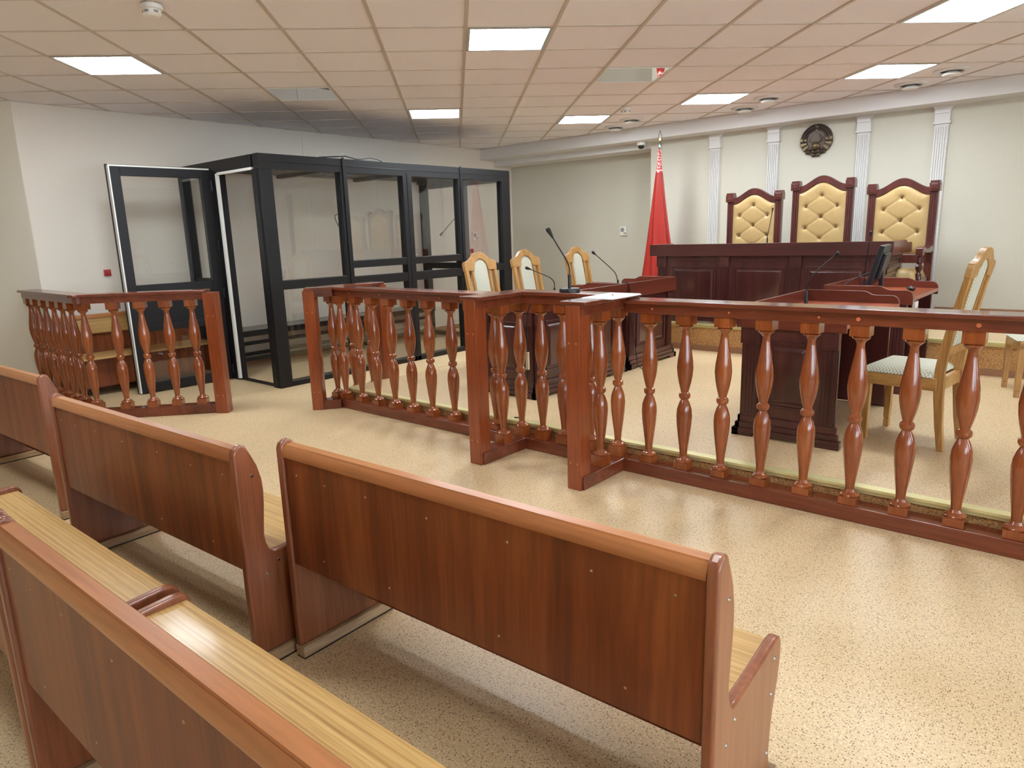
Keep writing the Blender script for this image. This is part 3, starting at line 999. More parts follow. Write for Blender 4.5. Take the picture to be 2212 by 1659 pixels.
def judge_chair(label, loc, extra):
    """faces -y; back plane y = 0; loc z is the dais"""
    t = thing('judge_chair', label, 'chair', loc, 0, 'high backed judges chairs')
    e = extra
    for s in (-1, 1):
        st = MB().box(s * 0.285 - 0.036, -0.01, 0, s * 0.285 + 0.036, 0.05, 1.325 + e)
        for k in range(3):
            xx = s * 0.285 - 0.022 + k * 0.022
            st.box(xx - 0.006, -0.018, 0.62, xx + 0.006, -0.01, 1.31 + e)
        o = part('stile', st, M['throne'], t, 0.002)
        part('finial', MB().box(s * 0.287 - 0.047, -0.035, 1.322 + e, s * 0.287 + 0.047, 0.06, 1.405 + e).box(s * 0.287 - 0.042, -0.03, 1.405 + e, s * 0.287 + 0.042, 0.055, 1.426 + e)
             .box(s * 0.287 - 0.03, -0.042, 1.342 + e, s * 0.287 + 0.03, -0.035, 1.392 + e), M['throne'], o, 0.004)
        part('stud', MB().lathe([(0, 0.005), (0.004, 0.003)], 10, Mx=Matrix.Translation((s * 0.287, -0.042, 1.367 + e)) @ Matrix.Rotation(PI / 2, 4, 'X')), M['steel'], o)
    w = 0.25
    top = [(-w + 2 * w * k / 28, 1.365 + e + 0.103 * camel(-w + 2 * w * k / 28, w)) for k in range(29)]
    bot = [(x, z - 0.074) for x, z in top]
    part('crest_rail', MB().prism(top + bot[::-1], 'y', -0.02, 0.04), M['throne'], t, 0.004)
    z0 = 0.70

    def arch(x):
        return 1.365 + e + 0.103 * camel(x, w) - 0.072
    btn = [(0, 1.274), (-0.165, 1.158), (0.165, 1.156), (0, 1.043), (-0.165, 0.927), (0.165, 0.929), (0, 0.81)]
    btn = [(x, z + e * 0.8) for x, z in btn]

    def seg_d(px, pz, a, b):
        dx, dz = b[0] - a[0], b[1] - a[1]
        tt = max(0, min(1, ((px - a[0]) * dx + (pz - a[1]) * dz) / (dx * dx + dz * dz)))
        return math.hypot(px - a[0] - tt * dx, pz - a[1] - tt * dz)
    pairs = [(0, 1), (0, 2), (1, 3), (2, 3), (3, 4), (3, 5), (4, 6), (5, 6)]

    def surf(u, v):
        x = -0.25 + 0.5 * u
        z = z0 + v * (arch(x) - z0)
        ed = min(0.25 - abs(x), z - z0, arch(x) - z)
        d = 0.032 * (1 - math.exp(-max(ed, 0) / 0.03))
        for bx, bz in btn:
            r = math.hypot(x - bx, z - bz)
            d -= 0.020 * math.exp(-(r / 0.022) ** 2) + 0.008 * math.exp(-(r / 0.06) ** 2)
        for a, b in pairs:
            d -= 0.005 * math.exp(-(seg_d(x, z, btn[a], btn[b]) / 0.010) ** 2)
        return (x, -0.005 - d, z)
    back = part('back_cushion', MB().grid(60, 80, surf), M['leather'], t, sharp=80)
    part('back_board', MB().prism([(-0.25, z0)] + [(x, arch(x)) for x in [-0.25 + 0.5 * k / 20 for k in range(21)]] + [(0.25, z0)], 'y', 0.0, 0.03), M['throne'], t)
    for bx, bz in btn[:6]:
        part('button', MB().ball((bx, -0.016, bz), 0.009, 0.006, 0.009), M['button'], back)
    part('lower_rail', MB().box(-0.25, -0.015, 0.61, 0.25, 0.035, 0.695), M['throne'], t, 0.003)
    part('seat_rail', MB().box(-0.30, -0.47, 0.40, 0.30, -0.01, 0.475), M['throne'], t, 0.004)

    def cush(u, v):
        x, y = -0.285 + 0.57 * u, -0.49 + 0.45 * v
        ed = min(u, 1 - u, v * 0.8, (1 - v) * 0.8)
        return (x, y, 0.475 + 0.09 * (1 - math.exp(-max(ed, 0) / 0.04)) + 0.012 * math.sin(PI * u) * math.sin(PI * v))
    part('seat_cushion', MB().grid(24, 20, cush), M['leather'], t, sharp=80)
    for s in (-1, 1):
        lg = MB().lathe([(0, 0.028), (0.05, 0.03), (0.1, 0.022), (0.22, 0.032), (0.3, 0.03), (0.36, 0.022)], 16, s * 0.27, -0.44)
        lg.box(s * 0.27 - 0.035, -0.475, 0.36, s * 0.27 + 0.035, -0.405, 0.48)
        part('leg', lg, M['throne'], t, sharp=30)
        arm = part('arm', MB().prism([(-0.50, 0.74), (-0.50, 0.775), (-0.47, 0.79), (-0.40, 0.785), (-0.33, 0.765), (-0.2, 0.77), (-0.08, 0.795), (-0.02, 0.79), (-0.02, 0.73), (-0.1, 0.72), (-0.3, 0.725), (-0.42, 0.735), (-0.46, 0.70), (-0.50, 0.71)], 'x', s * 0.29 - 0.032, s * 0.29 + 0.032), M['throne'], t, 0.006)
        part('arm_post', MB().lathe([(0.47, 0.03), (0.52, 0.03), (0.545, 0.016), (0.57, 0.03), (0.6, 0.034), (0.62, 0.022), (0.64, 0.03), (0.665, 0.024), (0.69, 0.018), (0.725, 0.03)], 16, s * 0.29, -0.45), M['throne'], arm, sharp=30)
    return t


judge_chair('lower high backed judge chair on the left, buttoned pale yellow leather', (-3.255, 8.21, HD), 0.0)
judge_chair('tallest buttoned judge chair in the middle, under the wall emblem', (-2.495, 8.21, HD), 0.085)
judge_chair('judge chair on the right with arm and seat showing beside the bench end', (-1.705, 8.21, HD), 0.0)


# ------------------------------------------------------------------ oak chairs
def bez(pts, n=8):
    out = []
    for a, b in zip(pts, pts[1:]):
        for k in range(n):
            out.append((a[0] + (b[0] - a[0]) * k / n, a[1] + (b[1] - a[1]) * k / n))
    return out + [pts[-1]]


def sweep_box(mb, pts, wx, wy):
    """rectangular member through points (x, y, z), stacked upwards"""
    vs, fs = [], []
    for i, (x, y, z) in enumerate(pts):
        a = wx[i] if isinstance(wx, list) else wx
        b = wy
        vs += [(x - a / 2, y - b / 2, z), (x + a / 2, y - b / 2, z), (x + a / 2, y + b / 2, z), (x - a / 2, y + b / 2, z)]
    for i in range(len(pts) - 1):
        for k in range(4):
            k2 = (k + 1) % 4
            fs.append((4 * i + k, 4 * i + k2, 4 * i + 4 + k2, 4 * i + 4 + k))
    n = len(pts) - 1
    fs += [(3, 2, 1, 0), (4 * n, 4 * n + 1, 4 * n + 2, 4 * n + 3)]
    mb.add(vs, fs)


def back_x(z):
    """how far back the raked back stands at height z"""
    return -0.195 - 0.0 * z - 0.115 * max(0, (z - 0.47) / 0.65) ** 1.25


def oak_chair(label, loc, rz):
    """faces +x"""
    t = thing('oak_chair', label, 'chair', loc, rz, 'golden oak chairs with lattice fabric')
    for s in (-1, 1):
        m = MB()
        pts = [(-0.235, 0), (-0.215, 0.15), (-0.20, 0.32), (-0.195, 0.47)] + [(back_x(z), z) for z in (0.55, 0.65, 0.75, 0.85, 0.95, 1.05)]
        sweep_box(m, [(x, s * (0.172 + 0.012 * z), z) for x, z in pts], [0.036, 0.042, 0.05, 0.052, 0.05, 0.046, 0.042, 0.038, 0.034, 0.032], 0.036)
        part('rear_leg', m, M['oak'], t, 0.004)
        m = MB()
        sweep_box(m, [(0.19, s * 0.185, 0), (0.19, s * 0.185, 0.05)], 0.034, 0.034)
        sweep_box(m, [(0.19, s * 0.185, 0.05), (0.19, s * 0.185, 0.058)], 0.026, 0.026)
        sweep_box(m, [(0.19, s * 0.185, 0.058), (0.19, s * 0.185, 0.40)], [0.034, 0.044], 0.04)
        part('front_leg', m, M['oak'], t, 0.002)
        m = MB()
        pts = [(back_x(z), z) for z in (0.60, 0.75, 0.9, 1.06)]
        sweep_box(m, [(x, s * 0.112, z) for x, z in pts], 0.022, 0.022)
        part('back_slat', m, M['oak'], t, 0.002)
    fr = MB().box(-0.19, -0.205, 0.355, 0.21, -0.165, 0.43).box(-0.19, 0.165, 0.355, 0.21, 0.205, 0.43).box(0.17, -0.165, 0.355, 0.21, 0.165, 0.43).box(-0.21, -0.165, 0.355, -0.18, 0.165, 0.43)
    part('seat_frame', fr, M['oak_x'], t, 0.003)

    def cush(u, v):
        x, y = -0.165 + 0.395 * u, -0.212 + 0.424 * v
        ed = min(u, 1 - u, v, 1 - v)
        return (x, y, 0.432 + 0.06 * (1 - math.exp(-max(ed, 0) / 0.09)))
    part('seat', MB().grid(24, 24, cush), M['fabric'], t, sharp=80, uv=lambda c: (c.x, c.y))
    # crest: camel-backed, hollowed for the fabric panel
    yb = back_x(1.08)
    out = [(-0.207, 1.005), (-0.21, 1.07), (-0.20, 1.088), (-0.165, 1.096), (-0.13, 1.108), (-0.10, 1.132), (-0.07, 1.156), (-0.035, 1.169), (0, 1.172)]
    out = out + [(-a, b) for a, b in reversed(out[:-1])]
    inn = [(0.10, 1.005)] + [(0.088 * math.cos(a * PI / 12), 1.02 + 0.088 * math.sin(a * PI / 12)) for a in range(13)] + [(-0.10, 1.005)]
    rake = Matrix.Translation((back_x(1.0), 0, 1.0)) @ Matrix.Rotation(math.radians(-11), 4, 'Y') @ Matrix.Translation((0, 0, -1.0))
    part('crest_rail', MB().prism(out + inn, 'x', -0.018, 0.018, rake), M['oak_x'], t, 0.005)
    part('lower_back_rail', MB().box(back_x(0.58) - 0.014, -0.165, 0.555, back_x(0.58) + 0.014, 0.165, 0.605), M['oak_x'], t, 0.003)
    hw = 0.09

    def pan(side):
        def fn(u, v):
            y = -hw + 2 * hw * u
            z1 = 1.02 + math.sqrt(max(0, hw * hw - y * y)) * 0.98
            z = 0.60 + v * (z1 - 0.60)
            ed = min(hw - abs(y), z1 - z, z - 0.60)
            bulge = 0.018 * (1 - math.exp(-max(ed, 0) / 0.02))
            return (back_x(z) + side * (0.001 + bulge), y, z)
        return fn
    mb = MB().grid(16, 30, pan(1)).grid(16, 30, pan(-1))
    part('back_panel', mb, M['fabric'], t, sharp=80, uv=lambda c: (c.y, c.z))
    return t


oc = oak_chair('oak chair nearest the camera, seen side on behind the long balustrade', (-0.845, 4.755, HP), PI - 0.125)
GO = 'golden oak chairs with lattice fabric'
dup(oc, (-0.30, 6.53, HP), PI + 0.3, 'oak chair at the right edge of the view, only seat and legs showing', GO)
dup(oc, (-4.07, 4.655, HP), 0.0, 'oak chair nearest the booth end post, leftmost of the three behind the left desks', GO)
dup(oc, (-4.07, 5.31, HP), 0.0, 'oak chair in the middle of the three behind the left desks', GO)
dup(oc, (-4.07, 6.18, HP), 0.0, 'oak chair behind the left desks that stands closest to the judges bench', GO)

# ------------------------------------------------------------------ the glass booth
XF, Y0, Y1, ZT = -6.27, 3.67, 7.34, 2.295
t = thing('glass_booth', 'large black framed glass defendants booth against the left wall with its door open', 'booth', (-7.1, 5.5, 0))
D = 0.10


def bpart(name, boxes, mat='black', bev=0.004, parent=None, label=None):
    m = MB()
    for b in boxes:
        m.box(*b)
    return part(name, m, M[mat], parent or t, bev, local=False, label=label)


bpart('corner_post', [(XF - 0.14, Y0, 0, XF, Y0 + 0.14, ZT - 0.14), (XF - 0.10, Y0 - 0.006, 0, XF - 0.04, Y0, ZT - 0.14)])
bpart('corner_post', [(XF - D, Y1 - 0.16, 0, XF, Y1, ZT - 0.14)])
bpart('mullion', [(XF - D, 4.60, 0, XF, 4.69, ZT - 0.14), (XF, 4.632, 0, XF + 0.012, 4.658, ZT + 0.012)])
bpart('mullion', [(XF - D, 5.46, 0, XF, 5.59, ZT - 0.14), (XF, 5.52, 0.0, XF + 0.006, 5.53, ZT - 0.10)])
bpart('mullion', [(XF - D, 6.36, 0, XF, 6.445, ZT - 0.14), (XF, 6.39, 0, XF + 0.012, 6.415, ZT + 0.012)])
bpart('top_rail', [(XF - D, Y0, ZT - 0.14, XF, Y1, ZT), (XF, Y0, ZT - 0.075, XF + 0.004, Y1, ZT - 0.07)])
bpart('bottom_rail', [(XF - D, Y0 + 0.14, 0, XF, Y1 - 0.16, 0.055)])
for a, b, zz in ((3.81, 4.60, ((0.99, 1.08),)), (4.69, 5.46, ((0.965, 1.065), (1.157, 1.237))), (5.59, 6.36, ((0.965, 1.065), (1.157, 1.237))), (6.445, 7.18, ((1.0, 1.085),))):
    for z0, z1 in zz:
        bpart('transom', [(XF - D + 0.01, a, z0, XF - 0.004, b, z1)])
    xm = XF - 0.05
    for z0, z1 in ((0.055, zz[0][0]), (zz[-1][1], ZT - 0.14)):
        bpart('glass_pane', [(xm - 0.004, a, z0, xm + 0.004, b, z1)], 'glass', 0)
    st = MB()
    st.box(xm + 0.0045, a + 0.03, zz[-1][1] + 0.02, xm + 0.0055, a + 0.07, zz[-1][1] + 0.035)
    part('sticker', st, M['greypl'], t, local=False)
bpart('glazing_bead', [(XF - 0.03, 3.81, 1.08, XF - 0.02, 4.60, 1.085), (XF - 0.03, 4.69, 1.237, XF - 0.02, 6.36, 1.242), (XF - 0.03, 3.81, 0.055, XF - 0.02, 7.18, 0.06)], 'steel', 0)
# near end with the doorway
bpart('top_rail', [(XW + 0.002, Y0, ZT - 0.12, XF - 0.14, Y0 + 0.10, ZT)])
bpart('door_frame', [(-7.30, Y0, 0, -7.10, Y0 + 0.10, ZT - 0.12), (XW + 0.002, Y0, 0, XW + 0.10, Y0 + 0.10, ZT - 0.12), (XW + 0.10, Y0 + 0.01, 1.0, -7.30, Y0 + 0.09, 1.09)])
bpart('door_stop', [(-7.115, Y0 - 0.006, 0.02, -7.075, Y0 + 0.02, 2.165), (-7.075, Y0 - 0.006, 2.15, -6.40, Y0 + 0.02, 2.175)], 'whitepl', 0.001, label='white edge strip around the open doorway')
bpart('threshold', [(-7.10, Y0 + 0.02, 0, XF - 0.14, Y0 + 0.07, 0.02)])
bpart('glass_pane', [(XW + 0.10, Y0 + 0.046, 0.03, -7.30, Y0 + 0.054, 1.0)], 'glass', 0)
bpart('glass_pane', [(XW + 0.10, Y0 + 0.046, 1.09, -7.30, Y0 + 0.054, ZT - 0.12)], 'glass', 0)
# far end
bpart('end_frame', [(XW + 0.002, Y1 - D, ZT - 0.14, XF - D, Y1, ZT), (XW + 0.002, Y1 - D, 0, XW + 0.10, Y1, ZT - 0.14), (XW + 0.10, Y1 - D, 0, XF - D, Y1, 0.06), (XW + 0.10, Y1 - D, 1.0, XF - D, Y1, 1.085),
                    (-7.15, Y1 - D, 0.06, -7.06, Y1, ZT - 0.14)])
bpart('glass_pane', [(XW + 0.10, Y1 - 0.054, 0.06, XF - D, Y1 - 0.046, ZT - 0.14)], 'glass', 0)
# roof of perforated steel sheet
rf = MB()
for k in range(4):
    y = Y0 + 0.10 + k * (Y1 - Y0 - 0.2) / 3
    rf.box(XW + 0.005, y - 0.035, ZT - 0.07, XF - D, y + 0.035, ZT - 0.02)
nx, ny = 24, 25
xa, xb, ya, yb = XW + 0.005, XF - D, Y0 + 0.1, Y1 - 0.1
for k in range(nx + 1):
    x = xa + (xb - xa) * k / nx
    w = 0.016 if k % 6 else 0.045
    rf.box(x - w, ya, ZT - 0.030, x + w, yb, ZT - 0.026)
for k in range(ny + 1):
    y = ya + (yb - ya) * k / ny
    rf.box(xa, y - 0.030, ZT - 0.031, xb, y + 0.030, ZT - 0.027)
part('roof_grille', rf, M['black'], t, local=False)
# open door leaf
leaf = link('door_leaf', None, t, Vector((-7.205, Y0 - 0.02, 0)) - wloc(t), 0)
leaf.rotation_euler = (0, 0, math.radians(-3.0))
LW, LT = 0.94, 0.06


def lpart(name, boxes, mat, bev=0.003):
    m = MB()
    for b in boxes:
        m.box(*b)
    return part(name, m, M[mat], leaf, bev)


lpart('leaf_frame', [(-LT, -LW, 0.012, 0, -LW + 0.09, 2.215), (-LT, -0.09, 0.012, 0, 0, 2.215), (-LT, -LW + 0.09, 2.125, 0, -0.09, 2.215), (-LT, -LW + 0.09, 0.012, 0, -0.09, 0.10), (-LT, -LW + 0.09, 0.99, 0, -0.09, 1.085), (-LT, -LW + 0.09, 0.62, 0, -0.09, 0.70)], 'black', 0.004)
lpart('lock_panel', [(-LT + 0.012, -LW + 0.09, 0.70, -0.012, -0.09, 0.99)], 'black')
lpart('edge_strip', [(-LT + 0.012, -LW - 0.012, 0.012, 0.006, -LW, 2.215), (-0.01, -LW - 0.012, 2.208, 0.004, 0, 2.222)], 'whitepl', 0.001)
lpart('edge_seal', [(-LT - 0.006, -LW - 0.02, 0.012, -LT + 0.012, -LW, 2.23), (-LT - 0.006, -LW, 2.215, -LT + 0.012, 0, 2.23)], 'blackrub', 0.001)
lpart('leaf_glass', [(-0.034, -LW + 0.09, 1.085, -0.026, -0.09, 2.125)], 'glass', 0)
lpart('leaf_glass', [(-0.034, -LW + 0.09, 0.10, -0.026, -0.09, 0.62)], 'glass', 0)
hm = MB()
for z in (0.12, 0.95, 1.45, 2.05):
    hm.tube([(0.012, 0.01, z - 0.05), (0.012, 0.01, z + 0.05)], 0.012, 10)
part('hinge', hm, M['blackplastic'], leaf)

# two microphones inside the booth
GM = 'gooseneck microphones'


def gooseneck(label, pts, base=None, neck_r=0.0035, head_r=0.011, stem=None, head_n=2):
    """pts run from the foot upwards; the last head_n points carry the capsule"""
    p0 = Vector(pts[0])
    t = thing('microphone', label, 'microphone', p0, 0, GM)
    n = len(pts)
    if base:
        part('base', MB().lathe(base, 40, p0.x, p0.y), M['blackplastic'], t, local=False)
    if stem:
        a, b, r = stem
        part('stem', MB().lathe([(a, r), (b - 0.008, r), (b, r * 0.8)], 20, p0.x, p0.y), M['blackplastic'], t, local=False)
    part('gooseneck', MB().tube(pts[:n - head_n + 1], neck_r, 8), M['blackplastic'], t, local=False)
    a, b = Vector(pts[n - head_n - 0 if head_n < n else 0]), Vector(pts[-1])
    d = (b - a)
    hp = [a + d * k for k in (0, 0.35, 0.7, 0.9, 1.0, 1.12, 1.2)]
    part('capsule', MB().tube(hp, [neck_r * 1.1, head_r * 0.6, head_r * 0.85, head_r, head_r, head_r * 0.9, head_r * 0.4], 14), M['blackrub'], t, local=False, sharp=60)
    return t


gooseneck('black gooseneck microphone on a round base on the witness stand rail',
          [(-2.607, 3.61, 1.09), (-2.606, 3.61, 1.204), (-2.605, 3.61, 1.237), (-2.612, 3.61, 1.263), (-2.629, 3.61, 1.296), (-2.686, 3.61, 1.37), (-2.730, 3.61, 1.43), (-2.770, 3.61, 1.486)],
          [(1.0905, 0.062), (1.095, 0.066), (1.110, 0.066), (1.118, 0.062), (1.119, 0.02)], 0.0045, 0.0155, (1.118, 1.205, 0.0105))
gooseneck('gooseneck microphone bent low over the nearest left desk, in front of the middle oak chair',
          [(-3.55, 4.698, 0.90), (-3.55, 4.698, 1.013), (-3.55, 4.698, 1.05), (-3.55, 4.678, 1.078), (-3.55, 4.635, 1.103), (-3.55, 4.564, 1.127), (-3.55, 4.426, 1.171), (-3.55, 4.39, 1.183), (-3.55, 4.335, 1.198)],
          None, 0.004, 0.013, (0.90, 1.013, 0.009))
gooseneck('gooseneck microphone on the left desk next to the judges bench',
          [(-3.55, 5.70, 0.90), (-3.55, 5.69, 1.012), (-3.55, 5.675, 1.051), (-3.55, 5.644, 1.086), (-3.55, 5.583, 1.122), (-3.55, 5.463, 1.188), (-3.55, 5.347, 1.249), (-3.55, 5.325, 1.26), (-3.55, 5.28, 1.284)],
          None, 0.004, 0.013, (0.90, 1.012, 0.009))
gooseneck('gooseneck microphone on the nearest right desk, leaning towards the monitor',
          [(-1.649, 5.2, 0.90), (-1.65, 5.2, 1.0), (-1.648, 5.2, 1.028), (-1.637, 5.2, 1.066), (-1.613, 5.2, 1.109), (-1.56, 5.2, 1.168), (-1.488, 5.2, 1.236), (-1.48, 5.2, 1.243), (-1.452, 5.2, 1.268)],
          None, 0.004, 0.0135, (0.90, 1.0, 0.012))
gooseneck('upright gooseneck microphone behind the monitor on the far right desk',
          [(-1.576, 6.45, 0.90), (-1.579, 6.45, 1.045), (-1.572, 6.45, 1.132), (-1.565, 6.45, 1.242), (-1.558, 6.45, 1.32), (-1.556, 6.45, 1.35), (-1.552, 6.45, 1.392)],
          None, 0.004, 0.0135, (0.90, 1.0, 0.012))
gooseneck('thin gooseneck microphone on the judges bench in front of the left judge chair',
          [(-2.86, 7.62, 1.20), (-2.86, 7.62, 1.354), (-2.84, 7.62, 1.477), (-2.824, 7.62, 1.59), (-2.822, 7.62, 1.607), (-2.816, 7.62, 1.65)],
          None, 0.004, 0.0095, (1.20, 1.345, 0.008))
gooseneck('small hooked microphone fixed to the first mullion inside the booth',
          [(-6.37, 4.61, 1.73), (-6.36, 4.583, 1.73), (-6.355, 4.556, 1.719), (-6.35, 4.549, 1.69), (-6.35, 4.563, 1.652), (-6.35, 4.578, 1.63), (-6.35, 4.589, 1.613)],
          None, 0.005, 0.011)
gooseneck('drooping microphone fixed to the third mullion inside the booth',
          [(-6.39, 6.44, 1.72), (-6.40, 6.395, 1.682), (-6.40, 6.257, 1.575), (-6.40, 6.19, 1.524), (-6.40, 6.14, 1.486)],
          None, 0.005, 0.015)

# benches inside the booth
bn = thing('booth_bench', 'long low black bench along the wall inside the booth, near its doorway', 'bench', (-7.68, 4.9, 0), 0, 'black benches inside the booth')


def bench(tt, L):
    part('bench_top', MB().box(-0.2, -L / 2, 0.435, 0.2, L / 2, 0.47), M['seatgrey'], tt, 0.004)
    part('seat_frame', MB().box(0.17, -L / 2, 0.40, 0.203, L / 2, 0.466).box(-0.203, -L / 2, 0.40, -0.17, L / 2, 0.466), M['black'], tt, 0.003)
    for sy in (-1, 1):
        for sx in (-1, 1):
            part('leg', MB().box(sx * 0.18 - 0.022, sy * (L / 2 - 0.04) - 0.022, 0, sx * 0.18 + 0.022, sy * (L / 2 - 0.04) + 0.022, 0.40), M['black'], tt, 0.002)
    part('stretcher', MB().box(0.165, -L / 2 + 0.06, 0.115, 0.195, L / 2 - 0.06, 0.155).box(0.165, -L / 2 + 0.06, 0.30, 0.195, L / 2 - 0.06, 0.34)
         .box(-0.195, -L / 2 + 0.06, 0.115, -0.165, L / 2 - 0.06, 0.155), M['black'], tt, 0.002)


bench(bn, 2.0)
bench(thing('booth_bench', 'low black bench at the far end inside the booth', 'bench', (-7.68, 6.47, 0), 0, 'black benches inside the booth'), 1.04)

# ------------------------------------------------------------------ flag
t = thing('flag', 'red flag hanging furled on a pole with spear tip beside the judges bench', 'flag', (-4.655, 8.5, HD))
part('stand', MB().lathe([(HD, 0.16), (HD + 0.03, 0.16), (HD + 0.05, 0.05), (HD + 0.2, 0.03)], 32, -4.655, 8.5), M['brass'], t, local=False)
part('pole', MB().lathe([(HD + 0.05, 0.014), (2.50, 0.012)], 16, -4.655, 8.5), M['brass'], t, local=False)
sp = MB()
for s in (-1, 1):
    sp.tube([(-4.655, 8.5, 2.575), (-4.655 + s * 0.028, 8.5, 2.615), (-4.655 + s * 0.022, 8.5, 2.66), (-4.655, 8.5, 2.725)], 0.0045, 8)
sp.lathe([(2.495, 0.017), (2.505, 0.02), (2.56, 0.02), (2.575, 0.012)], 16, -4.655, 8.5)
part('spear_tip', sp, M['steel'], t, local=False)
star = [(-4.655 + (0.023 if k % 2 == 0 else 0.010) * math.sin(k * PI / 5), 2.615 + (0.023 if k % 2 == 0 else 0.010) * math.cos(k * PI / 5)) for k in range(10)]
part('star', MB().prism(star, 'y', 8.494, 8.506), M['brass'], t, local=False)
m, nt, b = newmat('flag_cloth')
L_ = nt.links.new
tc = nd(nt, 'ShaderNodeTexCoord')
sep = nd(nt, 'ShaderNodeSeparateXYZ')
L_(tc.outputs['Object'], sep.inputs[0])
vo = nd(nt, 'ShaderNodeTexVoronoi', feature='F1', distance='CHEBYCHEV')
vo.inputs['Scale'].default_value = 30
vo.inputs['Randomness'].default_value = 0.35
L_(tc.outputs['Object'], vo.inputs['Vector'])
orn = ramp(nt, [(0.0, lin(206, 52, 52)), (0.42, lin(206, 52, 52)), (0.44, lin(238, 230, 224)), (1, lin(238, 230, 224))], 'CONSTANT')
L_(vo.outputs['Distance'], orn.inputs[0])
gt = nd(nt, 'ShaderNodeMath', operation='GREATER_THAN')
gt.inputs[1].default_value = 2.20 - HD
L_(sep.outputs['Z'], gt.inputs[0])
mxf = nd(nt, 'ShaderNodeMix', data_type='RGBA')
L_(gt.outputs[0], mxf.inputs[0])
mxf.inputs[6].default_value = lin(158, 34, 24)
L_(orn.outputs[0], mxf.inputs[7])
L_(mxf.outputs[2], b.inputs['Base Color'])
b.inputs['Roughness'].default_value = 0.45
M['flag'] = m


def cloth(u, v):
    z = 0.62 + v * (2.49 - 0.62)
    f = 1 - v
    hw = 0.018 + (0.02 * min(1, f / 0.15)) + 0.235 * max(0, f - 0.12) ** 0.95
    dp = 0.018 + 0.10 * f
    a = 2 * PI * u
    wv = 1 + 0.16 * f * math.sin(7 * a + 2.0 * v) + 0.10 * f * math.sin(11 * a + 5 * v)
    cx = -4.655 - 0.004 * f
    return (cx + hw * wv * math.cos(a), 8.5 - 0.01 + dp * wv * math.sin(a), z)


part('cloth', MB().grid(96, 60, cloth), M['flag'], t, local=False, sharp=80)

# ------------------------------------------------------------------ state emblem, cast relief
ex, ez, ey = -2.822, 2.442, YJ
t = thing('wall_emblem', 'round dark bronze coat of arms hanging on the wall above the middle judge chair', 'emblem', (ex, YJ, ez - 0.19))
pl = []
for k in range(40):
    a = 2 * PI * k / 40
    r = 0.185 * (1 - 0.10 * max(0, -math.sin(a)) ** 2)
    pl.append((ex + r * 1.0 * math.cos(a), ez + r * 1.02 * math.sin(a)))
part('backing', MB().prism(pl, 'y', ey - 0.02, ey), M['bronze'], t, 0.006, local=False)
ears, flow, band = MB(), MB(), MB()
random.seed(4)
for s in (-1, 1):
    for k in range(46):
        a = math.radians(80 - 150 * k / 45)
        for rr in (0.118, 0.138, 0.158, 0.174):
            x, z = ex + s * rr * math.cos(a), ez + rr * math.sin(a)
            if a < math.radians(-5):
                continue
            (flow if k % 3 else ears).ball((x + random.uniform(-.003, .003), ey - 0.026, z), 0.0085, 0.011, 0.0085, 8, 5)
    for k in range(5):
        a = math.radians(5 - 20 * k)
        q = []
        for w in (-0.12, 0.12):
            for r in (0.105, 0.188 * (1 - 0.10 * max(0, -math.sin(a)) ** 2)):
                q.append((ex + s * r * math.cos(a + w), ez + r * math.sin(a + w)))
        q = [q[0], q[1], q[3], q[2]]
        band.prism(q, 'y', ey - 0.036, ey - 0.018)
arcw = MB().tube([(ex + 0.145 * math.cos(math.radians(a)), ey - 0.024, ez + 0.145 * math.sin(math.radians(a))) for a in range(-6, 187, 8)], 0.016, 10)
arcw.add(ears.v, ears.f)
arcw.add(flow.v, flow.f)
part('wreath', arcw, M['bronze'], t, local=False)
part('ribbon', band, M['bronze_l'], t, 0.006, local=False)
part('field', MB().prism([(ex + 0.10 * math.cos(a), ez + 0.135 * math.sin(a)) for a in [2 * PI * k / 32 for k in range(32)]], 'y', ey - 0.024, ey - 0.018), M['bronze'], t, 0.003, local=False)
mp_ = [(-0.055, 0.035), (-0.035, 0.075), (-0.015, 0.095), (0.01, 0.085), (0.035, 0.07), (0.05, 0.03), (0.06, 0.005), (0.035, -0.02), (0.0, -0.015), (-0.04, -0.02), (-0.06, 0.0)]
part('country_outline', MB().prism([(ex + a, ez + b) for a, b in mp_], 'y', ey - 0.034, ey - 0.022), M['bronze'], t, 0.003, local=False)
rays = MB()
for k in range(9):
    a = math.radians(30 + 15 * k)
    rays.tube([(ex + 0.045 * math.cos(a), ey - 0.03, ez - 0.05 + 0.045 * math.sin(a)), (ex + 0.115 * math.cos(a), ey - 0.03, ez - 0.05 + 0.125 * math.sin(a))], [0.005, 0.002], 6)
part('rays', rays, M['bronze_l'], t, local=False)
part('globe', MB().ball((ex, ey - 0.024, ez - 0.062), 0.05, 0.024, 0.04, 20, 12), M['bronze_l'], t, local=False)
st5 = [(ex + 0.012 + (0.026 if k % 2 == 0 else 0.011) * math.sin(k * PI / 5), ez + 0.15 + (0.026 if k % 2 == 0 else 0.011) * math.cos(k * PI / 5)) for k in range(10)]
part('star', MB().prism(st5, 'y', ey - 0.042, ey - 0.02), M['bronze'], t, 0.002, local=False)
sc = MB()
sc.tube([(ex - 0.10, ey - 0.03, ez - 0.115), (ex - 0.05, ey - 0.034, ez - 0.10), (ex + 0.05, ey - 0.034, ez - 0.10), (ex + 0.10, ey - 0.03, ez - 0.115)], 0.013, 10)
sc.tube([(ex - 0.11, ey - 0.03, ez - 0.14), (ex - 0.05, ey - 0.034, ez - 0.135), (ex + 0.05, ey - 0.034, ez - 0.135), (ex + 0.11, ey - 0.03, ez - 0.14)], 0.014, 10)
